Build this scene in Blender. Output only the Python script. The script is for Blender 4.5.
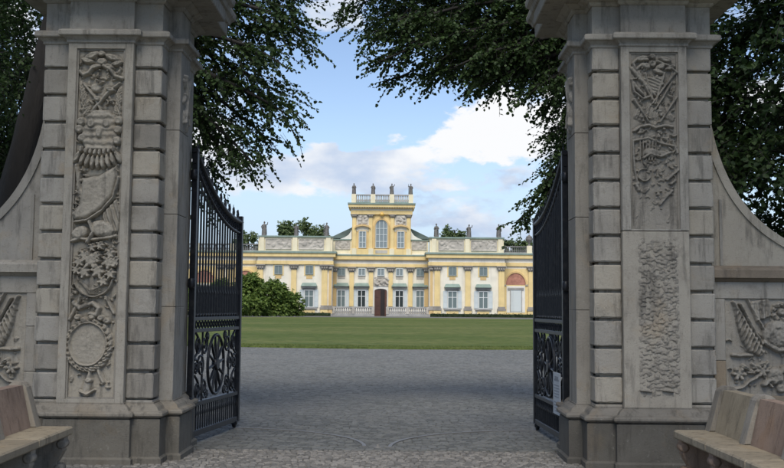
import bpy, math, random
import numpy as np
from mathutils import Vector, Matrix

R = math.radians
scene = bpy.context.scene
for o in list(bpy.data.objects):
    bpy.data.objects.remove(o)

# ------------------------------------------------------------------ camera
F = 1186.0                       # focal length in photo pixels (784 wide)
HOR, AX, EYE, PPY = 306.0, 381.0, 1.65, 186.5    # horizon row, palace axis column, eye height, optical centre row
cam_d = bpy.data.cameras.new('camera')
cam = bpy.data.objects.new('camera', cam_d)
scene.collection.objects.link(cam)
cam_d.sensor_width = 36.0
cam_d.lens = 36.0 * F / 784.0
cam_d.clip_end = 6000.0
cam_d.shift_y = (PPY - 234) / 784
pitch = math.atan((HOR - PPY) / F)
yaw = math.atan((392 - AX) / F)
cam.matrix_world = (Matrix.Translation((0, 0, EYE)) @ Matrix.Rotation(-yaw, 4, 'Z')
                    @ Matrix.Rotation(math.pi / 2 + pitch, 4, 'X') @ Matrix.Rotation(0.0083, 4, 'Z'))
scene.camera = cam

# ------------------------------------------------------------------ sun, sky, exposure
SUN_EL, SUN_AZ = 50.0, 184.0     # azimuth clockwise from +Y: behind the camera
world = bpy.data.worlds.new('World'); scene.world = world; world.use_nodes = True
sd = bpy.data.lights.new('sun', 'SUN'); sun = bpy.data.objects.new('sun', sd)
scene.collection.objects.link(sun)
sd.energy = 3.3; sd.angle = R(35.0); sd.color = (1.0, 0.94, 0.85)
az, el = R(SUN_AZ), R(SUN_EL)
to_sun = Vector((math.sin(az) * math.cos(el), math.cos(az) * math.cos(el), math.sin(el)))
sun.rotation_euler = to_sun.to_track_quat('Z', 'Y').to_euler()
sun.location = to_sun * 60
SKY_STRENGTH = 0.135
def build_world():
    nt = world.node_tree; N = nt.nodes; L = nt.links
    for n in list(N): N.remove(n)
    out = N.new('ShaderNodeOutputWorld'); bg = N.new('ShaderNodeBackground')
    sky = N.new('ShaderNodeTexSky'); sky.sky_type = 'NISHITA'; sky.sun_disc = False
    sky.sun_elevation = el; sky.sun_rotation = az
    sky.air_density = 1.0; sky.dust_density = 0.05; sky.ozone_density = 1.4
    tc = N.new('ShaderNodeTexCoord')
    def math_(op, a, b=None, c=None, clamp=False):
        n = N.new('ShaderNodeMath'); n.operation = op; n.use_clamp = clamp
        for i, v in enumerate((a, b, c)):
            if v is None: continue
            if isinstance(v, (int, float)): n.inputs[i].default_value = v
            else: L.new(v, n.inputs[i])
        return n.outputs[0]
    def vmath(op, a, b):
        n = N.new('ShaderNodeVectorMath'); n.operation = op
        for i, v in enumerate((a, b)):
            if isinstance(v, (tuple, list)): n.inputs[i].default_value = v
            else: L.new(v, n.inputs[i])
        return n
    def noise(vec, scale, detail, rough=0.55):
        n = N.new('ShaderNodeTexNoise'); n.inputs['Scale'].default_value = scale
        n.inputs['Detail'].default_value = detail; n.inputs['Roughness'].default_value = rough
        L.new(vec, n.inputs['Vector']); return n
    d = tc.outputs['Generated']
    sq = vmath('MULTIPLY', d, (1, 1, 1.9)).outputs[0]
    base = noise(vmath('ADD', sq, (3.1, 0.7, 1.3)).outputs[0], 9.0, 10.0, 0.60).outputs['Fac']
    wob = noise(sq, 26.0, 5.0).outputs['Color']
    wv = vmath('MULTIPLY', vmath('SUBTRACT', wob, (0.5, 0.5, 0.5)).outputs[0], (0.075, 0.0, 0.06)).outputs[0]
    dw = vmath('ADD', d, wv).outputs[0]
    def blob(px, py, sx, sy):
        v = Vector(((px - AX) / F, 1, (HOR - py) / F)).normalized()
        q = vmath('MULTIPLY', vmath('SUBTRACT', dw, tuple(v)).outputs[0], (F / sx, 6.0, F / sy)).outputs[0]
        r2 = vmath('DOT_PRODUCT', q, q).outputs['Value']
        return math_('POWER', 2.718, math_('MULTIPLY', r2, -1.0))
    sep = N.new('ShaderNodeSeparateXYZ'); L.new(d, sep.inputs[0])
    low = N.new('ShaderNodeMapRange'); L.new(sep.outputs['Z'], low.inputs['Value'])
    low.inputs['From Min'].default_value = 0.03; low.inputs['From Max'].default_value = 0.16
    low.inputs['To Min'].default_value = 0.055; low.inputs['To Max'].default_value = 0.0
    dens = math_('ADD', base, low.outputs[0])
    for (px, py, sx, sy, k) in ((503, 126, 48, 33, 0.50), (470, 146, 40, 16, .12), (500, 172, 70, 7, -.08), (345, 162, 85, 13, 0.20), (408, 148, 40, 14, .16),
                                (400, 186, 120, 9, .12), (500, 176, 60, 8, .12), (450, 222, 150, 12, .07), (300, 178, 50, 14, .10), (335, 18, 34, 26, 0.20), (310, 205, 60, 12, .06), (372, 85, 75, 48, -.30)):
        dens = math_('ADD', dens, math_('MULTIPLY', blob(px, py, sx, sy), k))
    cov = N.new('ShaderNodeMapRange'); cov.interpolation_type = 'SMOOTHSTEP'
    L.new(dens, cov.inputs['Value'])
    cov.inputs['From Min'].default_value = 0.515; cov.inputs['From Max'].default_value = 0.645
    # cloud tone: white tops, blue-grey bellies
    tone_n = noise(vmath('ADD', sq, (0.0, 0.4, 2.2)).outputs[0], 14.0, 6.0, 0.5).outputs['Fac']
    tone = math_('SUBTRACT', tone_n, math_('MULTIPLY', blob(520, 185, 60, 26), 0.22))
    tone = math_('SUBTRACT', tone, math_('MULTIPLY', blob(470, 200, 60, 10), 0.18))
    tone = math_('ADD', tone, math_('MULTIPLY', blob(495, 118, 45, 34), 0.4))
    lt = N.new('ShaderNodeMapRange'); L.new(sep.outputs['Z'], lt.inputs['Value'])          # distant banks low down are greyer
    lt.inputs['From Min'].default_value = 0.0; lt.inputs['From Max'].default_value = 0.12; lt.inputs['To Min'].default_value = -.10; lt.inputs['To Max'].default_value = .03
    tone = math_('ADD', tone, lt.outputs[0])
    tr = N.new('ShaderNodeMapRange'); tr.interpolation_type = 'SMOOTHSTEP'; L.new(tone, tr.inputs['Value'])
    tr.inputs['From Min'].default_value = 0.28; tr.inputs['From Max'].default_value = 0.66
    cm = N.new('ShaderNodeMix'); cm.data_type = 'RGBA'
    L.new(tr.outputs[0], cm.inputs['Factor'])
    k = 1 / SKY_STRENGTH
    cm.inputs['A'].default_value = (0.52 * k, 0.64 * k, 0.84 * k, 1); cm.inputs['B'].default_value = (0.97 * k, 0.98 * k, 1.0 * k, 1)
    mx = N.new('ShaderNodeMix'); mx.data_type = 'RGBA'
    L.new(cov.outputs[0], mx.inputs['Factor']); hz = N.new('ShaderNodeMapRange'); hz.interpolation_type = 'SMOOTHSTEP'; L.new(sep.outputs['Z'], hz.inputs['Value'])   # pale summer haze all round the horizon
    hz.inputs['From Min'].default_value = 0.0; hz.inputs['From Max'].default_value = 0.16; hz.inputs['To Min'].default_value = .85; hz.inputs['To Max'].default_value = 0.0
    hm = N.new('ShaderNodeMix'); hm.data_type = 'RGBA'; L.new(hz.outputs[0], hm.inputs['Factor'])
    L.new(vmath('MULTIPLY', sky.outputs[0], (0.98, 0.965, 1.05)).outputs[0], hm.inputs['A']); hm.inputs['B'].default_value = (.45 * k, .60 * k, .85 * k, 1)
    L.new(hm.outputs['Result'], mx.inputs['A']); L.new(cm.outputs['Result'], mx.inputs['B'])
    L.new(mx.outputs['Result'], bg.inputs['Color']); bg.inputs['Strength'].default_value = SKY_STRENGTH
    L.new(bg.outputs[0], out.inputs[0])
build_world()
scene.view_settings.view_transform = 'Standard'
scene.view_settings.look = 'None'
scene.view_settings.exposure = 0.0
scene.view_settings.gamma = 1.0
scene.view_settings.use_curve_mapping = False
scene.render.engine = 'CYCLES'
scene.render.resolution_x, scene.render.resolution_y = 1024, 611
scene.cycles.max_bounces = 6
scene.cycles.transparent_max_bounces = 8

# ------------------------------------------------------------------ helpers
rng = np.random.default_rng(11)
random.seed(5)
COL = scene.collection
def tag(o, label=None, cat=None, group=None, kind=None):
    if label: o['label'] = label
    if cat: o['category'] = cat
    if group: o['group'] = group
    if kind: o['kind'] = kind
    return o
def empty(name, loc=(0, 0, 0), rz=0.0):
    o = bpy.data.objects.new(name, None); COL.objects.link(o)
    o.location = loc; o.rotation_euler = (0, 0, rz); o.empty_display_size = 0.2
    return o
def link_mesh(name, me, mat, parent=None, loc=(0, 0, 0), rz=0.0):
    o = bpy.data.objects.new(name, me); COL.objects.link(o)
    if mat is not None and len(me.materials) == 0: me.materials.append(mat)
    o.parent = parent; o.location = loc; o.rotation_euler = (0, 0, rz)
    return o
def fast_mesh(name, V, Fq, smooth=False):
    """V (n,3), Fq (m,k) uniform polygons"""
    V = np.asarray(V, dtype=np.float32); Fq = np.asarray(Fq, dtype=np.int32)
    me = bpy.data.meshes.new(name); m, k = Fq.shape
    me.vertices.add(len(V)); me.vertices.foreach_set('co', V.ravel())
    me.loops.add(m * k); me.loops.foreach_set('vertex_index', Fq.ravel())
    me.polygons.add(m); me.polygons.foreach_set('loop_start', np.arange(0, m * k, k, dtype=np.int32))
    if smooth: me.polygons.foreach_set('use_smooth', np.ones(m, dtype=bool))
    me.update(calc_edges=True); me.validate()
    return me
class MB:
    def __init__(s): s.v = []; s.f = []; s.sm = []
    def add(s, vs, fs, smooth=False):
        b = len(s.v); s.v += [tuple(p) for p in vs]
        for f in fs: s.f.append(tuple(i + b for i in f)); s.sm.append(smooth)
        return s
    def box(s, x0, x1, y0, y1, z0, z1, bev=0.0):
        if x1 < x0: x0, x1 = x1, x0
        if y1 < y0: y0, y1 = y1, y0
        if z1 < z0: z0, z1 = z1, z0
        if bev <= 0:
            vs = [(x, y, z) for z in (z0, z1) for y in (y0, y1) for x in (x0, x1)]
            fs = [(0, 2, 3, 1), (4, 5, 7, 6), (0, 1, 5, 4), (2, 6, 7, 3), (0, 4, 6, 2), (1, 3, 7, 5)]
            return s.add(vs, fs)
        b = min(bev, .49 * min(x1 - x0, y1 - y0, z1 - z0))
        X, Y, Z = (x0, x1), (y0, y1), (z0, z1); vs = []; idx = {}
        for i in (0, 1):
            for j in (0, 1):
                for k in (0, 1):
                    sx, sy, sz = 1 - 2 * i, 1 - 2 * j, 1 - 2 * k
                    idx[i, j, k, 0] = len(vs); vs.append((X[i], Y[j] + sy * b, Z[k] + sz * b))
                    idx[i, j, k, 1] = len(vs); vs.append((X[i] + sx * b, Y[j], Z[k] + sz * b))
                    idx[i, j, k, 2] = len(vs); vs.append((X[i] + sx * b, Y[j] + sy * b, Z[k]))
        fs = []
        def quad(q, n):
            a, bb, c = (Vector(vs[q[t]]) for t in (0, 1, 2))
            if (bb - a).cross(c - bb).dot(n) < 0: q = q[::-1]
            fs.append(tuple(q))
        for a in (0, 1):
            sg = 2 * a - 1
            quad([idx[a, 0, 0, 0], idx[a, 1, 0, 0], idx[a, 1, 1, 0], idx[a, 0, 1, 0]], Vector((sg, 0, 0)))
            quad([idx[0, a, 0, 1], idx[1, a, 0, 1], idx[1, a, 1, 1], idx[0, a, 1, 1]], Vector((0, sg, 0)))
            quad([idx[0, 0, a, 2], idx[1, 0, a, 2], idx[1, 1, a, 2], idx[0, 1, a, 2]], Vector((0, 0, sg)))
            for c in (0, 1):
                sc = 2 * c - 1
                quad([idx[a, c, 0, 0], idx[a, c, 1, 0], idx[a, c, 1, 1], idx[a, c, 0, 1]], Vector((sg, sc, 0)))
                quad([idx[a, 0, c, 0], idx[a, 1, c, 0], idx[a, 1, c, 2], idx[a, 0, c, 2]], Vector((sg, 0, sc)))
                quad([idx[0, a, c, 1], idx[1, a, c, 1], idx[1, a, c, 2], idx[0, a, c, 2]], Vector((0, sg, sc)))
                for e in (0, 1):
                    quad([idx[a, c, e, 0], idx[a, c, e, 1], idx[a, c, e, 2]], Vector((sg, sc, 2 * e - 1)))
        return s.add(vs, fs)
    def prism(s, poly, y0, y1):
        """poly in (x, z), extruded along y"""
        n = len(poly)
        area = sum(poly[i][0] * poly[(i + 1) % n][1] - poly[(i + 1) % n][0] * poly[i][1] for i in range(n))
        if area < 0: poly = poly[::-1]
        vs = [(x, y0, z) for x, z in poly] + [(x, y1, z) for x, z in poly]
        fs = [tuple(range(n)), tuple(range(2 * n - 1, n - 1, -1))]
        fs += [(i + n, (i + 1) % n + n, (i + 1) % n, i) for i in range(n)]
        return s.add(vs, fs)
    def loft(s, rings, cap=True, smooth=False):
        n = len(rings[0]); vs = [p for r in rings for p in r]; fs = []
        for k in range(len(rings) - 1):
            for i in range(n):
                j = (i + 1) % n
                fs.append((k * n + i, k * n + j, (k + 1) * n + j, (k + 1) * n + i))
        s.add(vs, fs, smooth)
        if cap:
            s.add(rings[0], [tuple(range(n - 1, -1, -1))]); s.add(rings[-1], [tuple(range(n))])
        return s
    def lathe(s, prof, c=(0, 0, 0), seg=10, sx=1.0, sy=1.0, smooth=True):
        rings = [[(c[0] + r * sx * math.cos(2 * math.pi * i / seg), c[1] + r * sy * math.sin(2 * math.pi * i / seg), c[2] + z)
                  for i in range(seg)] for r, z in prof]
        return s.loft(rings, True, smooth)
    def tube(s, pts, rad, seg=6, smooth=True, cap=True):
        pts = [Vector(p) for p in pts]; n = len(pts)
        rads = rad if isinstance(rad, (list, tuple)) else [rad] * n
        rings = []; up = Vector((0, 0, 1)); prev = None
        for i, p in enumerate(pts):
            t = (pts[min(i + 1, n - 1)] - pts[max(i - 1, 0)])
            if t.length < 1e-9: t = Vector((0, 0, 1))
            t.normalize()
            if prev is None:
                a = up if abs(t.z) < .9 else Vector((1, 0, 0)); u = t.cross(a).normalized()
            else:
                u = (prev - t * prev.dot(t))
                u = u.normalized() if u.length > 1e-6 else t.orthogonal().normalized()
            prev = u; w = t.cross(u)
            rings.append([tuple(p + (u * math.cos(2 * math.pi * k / seg) + w * math.sin(2 * math.pi * k / seg)) * rads[i]) for k in range(seg)])
        return s.loft(rings, cap, smooth)
    def build(s, name, mat, parent=None, loc=(0, 0, 0), rz=0.0):
        me = bpy.data.meshes.new(name); me.from_pydata(s.v, [], s.f); me.polygons.foreach_set('use_smooth', s.sm)
        me.update()
        return link_mesh(name, me, mat, parent, loc, rz)
def rough_box(x0, x1, y0, y1, z0, z1, step=.045, wear=.010, seed=0):
    """stone with softened, chipped arrises: gridded box, edge vertices worn back by noise"""
    import bmesh
    rr = np.random.default_rng(seed); bm = bmesh.new()
    if x1 < x0: x0, x1 = x1, x0
    def ax(a, c): n = max(2, int(round((c - a) / step))); w = min(.014, (c - a) * .2); return [a, a + w] + [a + w + (c - a - 2 * w) * i / n for i in range(1, n)] + [c - w, c]
    A = [ax(x0, x1), ax(y0, y1), ax(z0, z1)]; lo = (x0, y0, z0); hi = (x1, y1, z1); cache = {}
    def vert(p):
        k = tuple(round(q, 5) for q in p)
        if k not in cache:
            ext = [1 if abs(p[i] - hi[i]) < 1e-6 else (-1 if abs(p[i] - lo[i]) < 1e-6 else 0) for i in range(3)]
            m = sum(1 for e in ext if e); q = list(p)
            if m >= 2:
                c = wear * (.35 + .75 * rr.random() ** 2 + (1.6 if rr.random() < .07 else 0)) * (1.3 if m == 3 else 1)
                for i in range(3):
                    if ext[i]: q[i] -= ext[i] * c
            else:
                for i in range(3):
                    if ext[i]: q[i] -= ext[i] * abs(rr.normal(0, .0005))
            cache[k] = bm.verts.new(q)
        return cache[k]
    for i in range(3):
        j, k = (i + 1) % 3, (i + 2) % 3
        for e, val in ((-1, lo[i]), (1, hi[i])):
            if i == 1 and e == 1: continue                    # bedded face
            for a in range(len(A[j]) - 1):
                for c in range(len(A[k]) - 1):
                    pts = []
                    for (u, v) in ((a, c), (a + 1, c), (a + 1, c + 1), (a, c + 1)):
                        p = [0, 0, 0]; p[i] = val; p[j] = A[j][u]; p[k] = A[k][v]; pts.append(vert(p))
                    if e < 0: pts = pts[::-1]
                    f = bm.faces.new(pts)
    me = bpy.data.meshes.new('stone_block'); bm.to_mesh(me); bm.free()
    return me
def offset_poly(poly, o):
    """outward offset of a rectilinear counter-clockwise polygon"""
    n = len(poly); out = []
    for i in range(n):
        (x0, y0), (x1, y1), (x2, y2) = poly[i - 1], poly[i], poly[(i + 1) % n]
        def nrm(ax, ay, bx, by):
            dx, dy = bx - ax, by - ay; l = math.hypot(dx, dy); return dy / l, -dx / l
        n1, n2 = nrm(x0, y0, x1, y1), nrm(x1, y1, x2, y2)
        out.append((x1 + o * (n1[0] + n2[0]) if abs(n1[0] + n2[0]) > .01 else x1,
                    y1 + o * (n1[1] + n2[1]) if abs(n1[1] + n2[1]) > .01 else y1))
    return out
def bez(p0, p1, p2, n=10):
    return [tuple((1 - t) ** 2 * a + 2 * t * (1 - t) * b + t * t * c for a, b, c in zip(p0, p1, p2)) for t in [i / n for i in range(n + 1)]]

# ------------------------------------------------------------------ materials
MATS = {}
class NB:
    def __init__(s, name, rough=0.8):
        s.m = bpy.data.materials.new(name); s.m.use_nodes = True
        s.nt = s.m.node_tree; s.N = s.nt.nodes; s.L = s.nt.links
        s.p = s.N['Principled BSDF']; s.p.inputs['Roughness'].default_value = rough
        s.tc = s.N.new('ShaderNodeTexCoord'); MATS[name] = s.m
        s.geo = s.N.new('ShaderNodeNewGeometry')
    def set(s, inp, v):
        if hasattr(v, 'is_linked'): s.L.new(v, inp)
        else: inp.default_value = v
    def noise(s, scale, detail=4, rough=.55, vec=None, stretch=None, dist=0.0):
        n = s.N.new('ShaderNodeTexNoise')
        n.inputs['Scale'].default_value = scale; n.inputs['Detail'].default_value = detail
        n.inputs['Roughness'].default_value = rough; n.inputs['Distortion'].default_value = dist
        v = vec or s.geo.outputs['Position']
        if stretch:
            m = s.N.new('ShaderNodeVectorMath'); m.operation = 'MULTIPLY'; m.inputs[1].default_value = stretch
            s.L.new(v, m.inputs[0]); v = m.outputs[0]
        s.L.new(v, n.inputs['Vector']); return n.outputs['Fac']
    def ramp(s, fac, a, b, lo=0.0, hi=1.0):
        m = s.N.new('ShaderNodeMapRange'); m.interpolation_type = 'SMOOTHSTEP'
        s.L.new(fac, m.inputs['Value']); m.inputs['From Min'].default_value = a; m.inputs['From Max'].default_value = b
        m.inputs['To Min'].default_value = lo; m.inputs['To Max'].default_value = hi
        return m.outputs[0]
    def mix(s, fac, a, b, blend='MIX'):
        m = s.N.new('ShaderNodeMix'); m.data_type = 'RGBA'; m.blend_type = blend
        for key, v in (('Factor', fac), ('A', a), ('B', b)):
            if isinstance(v, tuple): v = v + (1,) if len(v) == 3 else v
            s.set(m.inputs[key], v)
        return m.outputs['Result']
    def col(s, c):
        if isinstance(c, tuple): c = c + (1,) if len(c) == 3 else c
        s.set(s.p.inputs['Base Color'], c); return s
    def bump(s, h, strength=.3, dist=.01):
        b = s.N.new('ShaderNodeBump'); b.inputs['Strength'].default_value = strength; b.inputs['Distance'].default_value = dist
        s.L.new(h, b.inputs['Height']); s.L.new(b.outputs[0], s.p.inputs['Normal']); return s
    def objrand(s):
        return s.N.new('ShaderNodeObjectInfo').outputs['Random']
    def island(s): return s.geo.outputs['Random Per Island']

def stone_mat(name, c1, c2, var=.5, stain=(.085, .078, .066), stain_amt=.55):
    b = NB(name, .88); b.p.inputs['Specular IOR Level'].default_value = .25
    col = b.mix(b.ramp(b.noise(1.6, 5), .35, .68), c1, c2)
    rnd = b.objrand()                                              # every stone its own tint
    col = b.mix(b.ramp(rnd, .0, .45, var, 0), col, tuple(x * k for x, k in zip(c2, (.74, .72, .68))))
    col = b.mix(b.ramp(rnd, .6, 1.0, 0, var), col, tuple(x * k for x, k in zip(c1, (1.16, 1.10, .98))))
    warm = b.ramp(b.noise(2.3, 5, .6, dist=.6), .55, .70, 0, .45)
    col = b.mix(warm, col, (c1[0] * .95, c1[1] * .80, c1[2] * .62))
    blot = b.ramp(b.noise(5.5, 8, .72, dist=.1), .50, .70, 0, .45)
    col = b.mix(blot, col, (c1[0] * .48, c1[1] * .47, c1[2] * .44))
    streak = b.ramp(b.noise(3.4, 7, .68, stretch=(2.8, 2.8, .40), dist=.2), .50, .68, 0, stain_amt)
    col = b.mix(streak, col, stain)
    lichen = b.ramp(b.noise(17, 7, .7), .60, .72, 0, .3)
    col = b.mix(lichen, col, (.46, .45, .39))
    pit = b.ramp(b.noise(60, 4, .7), .58, .72, 0, .55)
    col = b.mix(pit, col, (.10, .093, .08))
    b.col(col)
    h = b.N.new('ShaderNodeMath'); h.operation = 'ADD'
    b.L.new(b.noise(38, 7, .7), h.inputs[0]); b.L.new(b.ramp(b.noise(95, 3), .3, .45, 0, .5), h.inputs[1])
    b.bump(h.outputs[0], .55, .012)
    return b.m
stone_mat('stone', (.385, .357, .305), (.30, .278, .24))
stone_mat('stone_carved', (.365, .337, .287), (.285, .263, .225), stain_amt=.7)
stone_mat('stone_brown', (.29, .24, .18), (.215, .178, .135))
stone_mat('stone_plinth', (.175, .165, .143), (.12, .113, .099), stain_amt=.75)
stone_mat('stone_mid', (.26, .24, .205), (.19, .176, .15), stain_amt=.7)
stone_mat('bench_tan', (.40, .34, .245), (.30, .255, .185), stain=(.11, .092, .065))
stone_mat('bench_red', (.38, .275, .205), (.30, .218, .165), stain=(.11, .075, .055))
stone_mat('bench_grey', (.36, .325, .27), (.27, .245, .205))
b = NB('iron', .42); b.p.inputs['Metallic'].default_value = .3
b.col(b.mix(b.ramp(b.noise(14, 5), .45, .7), (.012, .014, .018), (.03, .03, .032)))
b = NB('track_iron', .5); b.col(b.mix(b.noise(20, 3), (.15, .145, .135), (.23, .22, .20)))
b = NB('cobble', .8)
c = b.mix(b.ramp(b.island(), 0, 1), (.15, .14, .122), (.33, .305, .265))
c = b.mix(b.ramp(b.noise(1.1, 4), .45, .7, 0, .45), c, (.14, .135, .12))
b.col(b.mix(b.ramp(b.noise(60, 3), .4, .7, 0, .4), c, (.10, .098, .09))); b.bump(b.noise(60, 4), .3, .006)
b = NB('sett', .62)
c = b.mix(b.ramp(b.island(), 0, 1), (.116, .117, .106), (.200, .200, .182))
c = b.mix(b.ramp(b.noise(.35, 6, .65), .45, .66, 0, .45), c, (.195, .19, .172))
c = b.mix(b.ramp(b.noise(.8, 6, .65, stretch=(1.0, .22, 1)), .52, .70, 0, .32), c, (.10, .099, .09))
b.col(c); b.bump(b.noise(60, 4), .3, .006); b.p.inputs['Specular IOR Level'].default_value = .12
b = NB('joint_sand', .95); b.col(b.mix(b.ramp(b.noise(1.4, 5), .45, .65), (.105, .10, .09), (.09, .095, .065)))
# forecourt beyond the modelled setts: same stones as colour and relief
b = NB('forecourt', .62)
bt = b.N.new('ShaderNodeTexBrick'); b.L.new(b.geo.outputs['Position'], bt.inputs['Vector'])
bt.inputs['Scale'].default_value = 1.0; bt.inputs['Brick Width'].default_value = .13; bt.inputs['Row Height'].default_value = .10
bt.inputs['Mortar Size'].default_value = .006; bt.inputs['Color1'].default_value = (.115, .118, .126, 1); bt.inputs['Color2'].default_value = (.165, .168, .178, 1)
bt.inputs['Mortar'].default_value = (.09, .088, .082, 1)
c = b.mix(b.ramp(b.noise(.35, 4), .45, .72, 0, .4), bt.outputs['Color'], (.155, .152, .148))
c = b.mix(b.ramp(b.noise(.12, 5, stretch=(.5, 2.5, 1)), .5, .7, 0, .35), c, (.19, .19, .195))
b.col(c); b.bump(bt.outputs['Fac'], -.4, .01)
b = NB('lawn', .9)
c = b.mix(b.ramp(b.noise(.09, 7, .65, stretch=(.7, 1.0, 1)), .40, .62), (.112, .147, .040), (.172, .186, .062))
c = b.mix(b.ramp(b.noise(1.6, 8, .7), .42, .66, 0, .75), c, (.056, .086, .022))
c = b.mix(b.ramp(b.noise(.32, 7, .65), .54, .70, 0, .35), c, (.21, .195, .085))
b.col(c); b.bump(b.noise(9, 6), .8, .12); b.p.inputs['Specular IOR Level'].default_value = .08
b = NB('earth', .95); b.col(b.mix(b.noise(.2, 5), (.07, .085, .035), (.10, .10, .055)))
b = NB('gravel', .95); b.col(b.mix(b.noise(.6, 6), (.13, .13, .115), (.18, .175, .155)))
def leaf_mat(name, c1, c2, trans=.32):
    b = NB(name, .55)
    col = b.mix(b.ramp(b.island(), 0, 1), c1, c2); b.col(col)
    b.p.inputs['Specular IOR Level'].default_value = .3
    tr = b.N.new('ShaderNodeBsdfTranslucent'); b.L.new(b.mix(.5, col, (c2[0] * 1.2, c2[1] * 1.4, c2[2] * .8)), tr.inputs['Color'])
    ms = b.N.new('ShaderNodeMixShader'); ms.inputs[0].default_value = trans
    b.L.new(b.p.outputs[0], ms.inputs[1]); b.L.new(tr.outputs[0], ms.inputs[2])
    b.L.new(ms.outputs[0], b.N['Material Output'].inputs['Surface'])
leaf_mat('leaf_dark', (.022, .044, .014), (.056, .094, .029), .27)
leaf_mat('leaf_shrub', (.08, .135, .03), (.22, .29, .075), .35)
leaf_mat('leaf_far', (.09, .13, .05), (.19, .24, .11), .3)
leaf_mat('grass_blade', (.10, .14, .035), (.20, .22, .07), .3)
leaf_mat('leaf_hedge', (.02, .035, .014), (.04, .06, .022), .1)
b = NB('bark', .9); b.col(b.mix(b.noise(9, 6, stretch=(1, 1, .25)), (.013, .0115, .010), (.032, .028, .024))); b.bump(b.noise(14, 6, stretch=(1, 1, .2)), .8, .04)
def plain(name, c, rough=.8, var=.12, scale=.7, bump=.2):
    b = NB(name, rough)
    col = b.mix(b.ramp(b.noise(scale, 6), .35, .7), c, tuple(x * (1 - var) for x in c))
    col = b.mix(b.ramp(b.noise(.8, 6, .6, stretch=(2.2, 2.2, .22)), .50, .70, 0, .5), col, tuple(x * .72 for x in c))
    b.col(col); b.bump(b.noise(8, 5), bump, .03)
plain('render_cream', (.84, .785, .645)); plain('render_white', (.82, .795, .71)); plain('render_yellow', (.83, .635, .295), var=.14)
plain('render_pale', (.84, .755, .53)); plain('render_ochre', (.70, .49, .22)); plain('palace_grey', (.40, .385, .355), var=.3); plain('palace_dark', (.20, .195, .185), var=.3)
plain('capital_grey', (.36, .33, .285), var=.35)
plain('relief_grey', (.52, .48, .41), var=.3); plain('copper', (.25, .33, .28), .6, .25); plain('copper_dark', (.10, .135, .115), .6, .3)
plain('shutter', (.60, .645, .63), .6, .06); plain('shutter_dark', (.30, .345, .335), .6); plain('frame_white', (.72, .73, .70), .5, .05)
plain('tympanum_red', (.50, .235, .165), .9, .35, 1.4); plain('door_brown', (.10, .042, .026), .5, .3); plain('doorway_shade', (.02, .012, .01), .6)
plain('statue_stone', (.19, .18, .165), .85, .35, 3.0, .5); plain('gilt', (.8, .5, .12), .3)
b = NB('pane_dark', .12); b.col((.035, .045, .045)); b.p.inputs['Specular IOR Level'].default_value = .6
b = NB('pane_pale', .10); b.col((.22, .26, .265)); b.p.inputs['Specular IOR Level'].default_value = .7
b = NB('pane_mid', .10); b.col((.15, .19, .185)); b.p.inputs['Specular IOR Level'].default_value = .7
b = NB('paper', .7); b.col(b.mix(b.noise(6, 3), (.50, .53, .56), (.42, .455, .49)))
b = NB('ink', .8); b.col((.22, .24, .27))
b = NB('lamp_glass', .3); b.col((.42, .42, .40))
M = MATS

# ------------------------------------------------------------------ ground, forecourt, lawn
def sheet(name, x0, x1, y0, y1, z, mat, kind='structure'):
    me = fast_mesh(name, [(x0, y0, z), (x1, y0, z), (x1, y1, z), (x0, y1, z)], [(0, 1, 2, 3)])
    return tag(link_mesh(name, me, mat), kind=kind)
sheet('ground', -2500, 2500, -1500, 4500, -0.06, M['earth'])
GA = 13.9                                               # line of the gate: cobbles before it, setts behind
sheet('cobble_bed', -7.5, 7.5, -14, GA, -0.03, M['joint_sand'])
sheet('sett_bed', -9, 9, GA, 48.5, -0.03, M['joint_sand'])
def forecourt():
    mb = MB()
    mb.add([(9, 20, -.012), (70, 38, -.012), (70, 185, -.012), (-70, 185, -.012), (-70, 38, -.012), (-9, 20, -.012), (-9, 48.4, -.012), (9, 48.4, -.012)], [(0, 1, 2, 7), (7, 2, 3, 4, 6), (6, 4, 5)])
    tag(mb.build('forecourt_paving', M['forecourt']), kind='structure')
forecourt()
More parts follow.
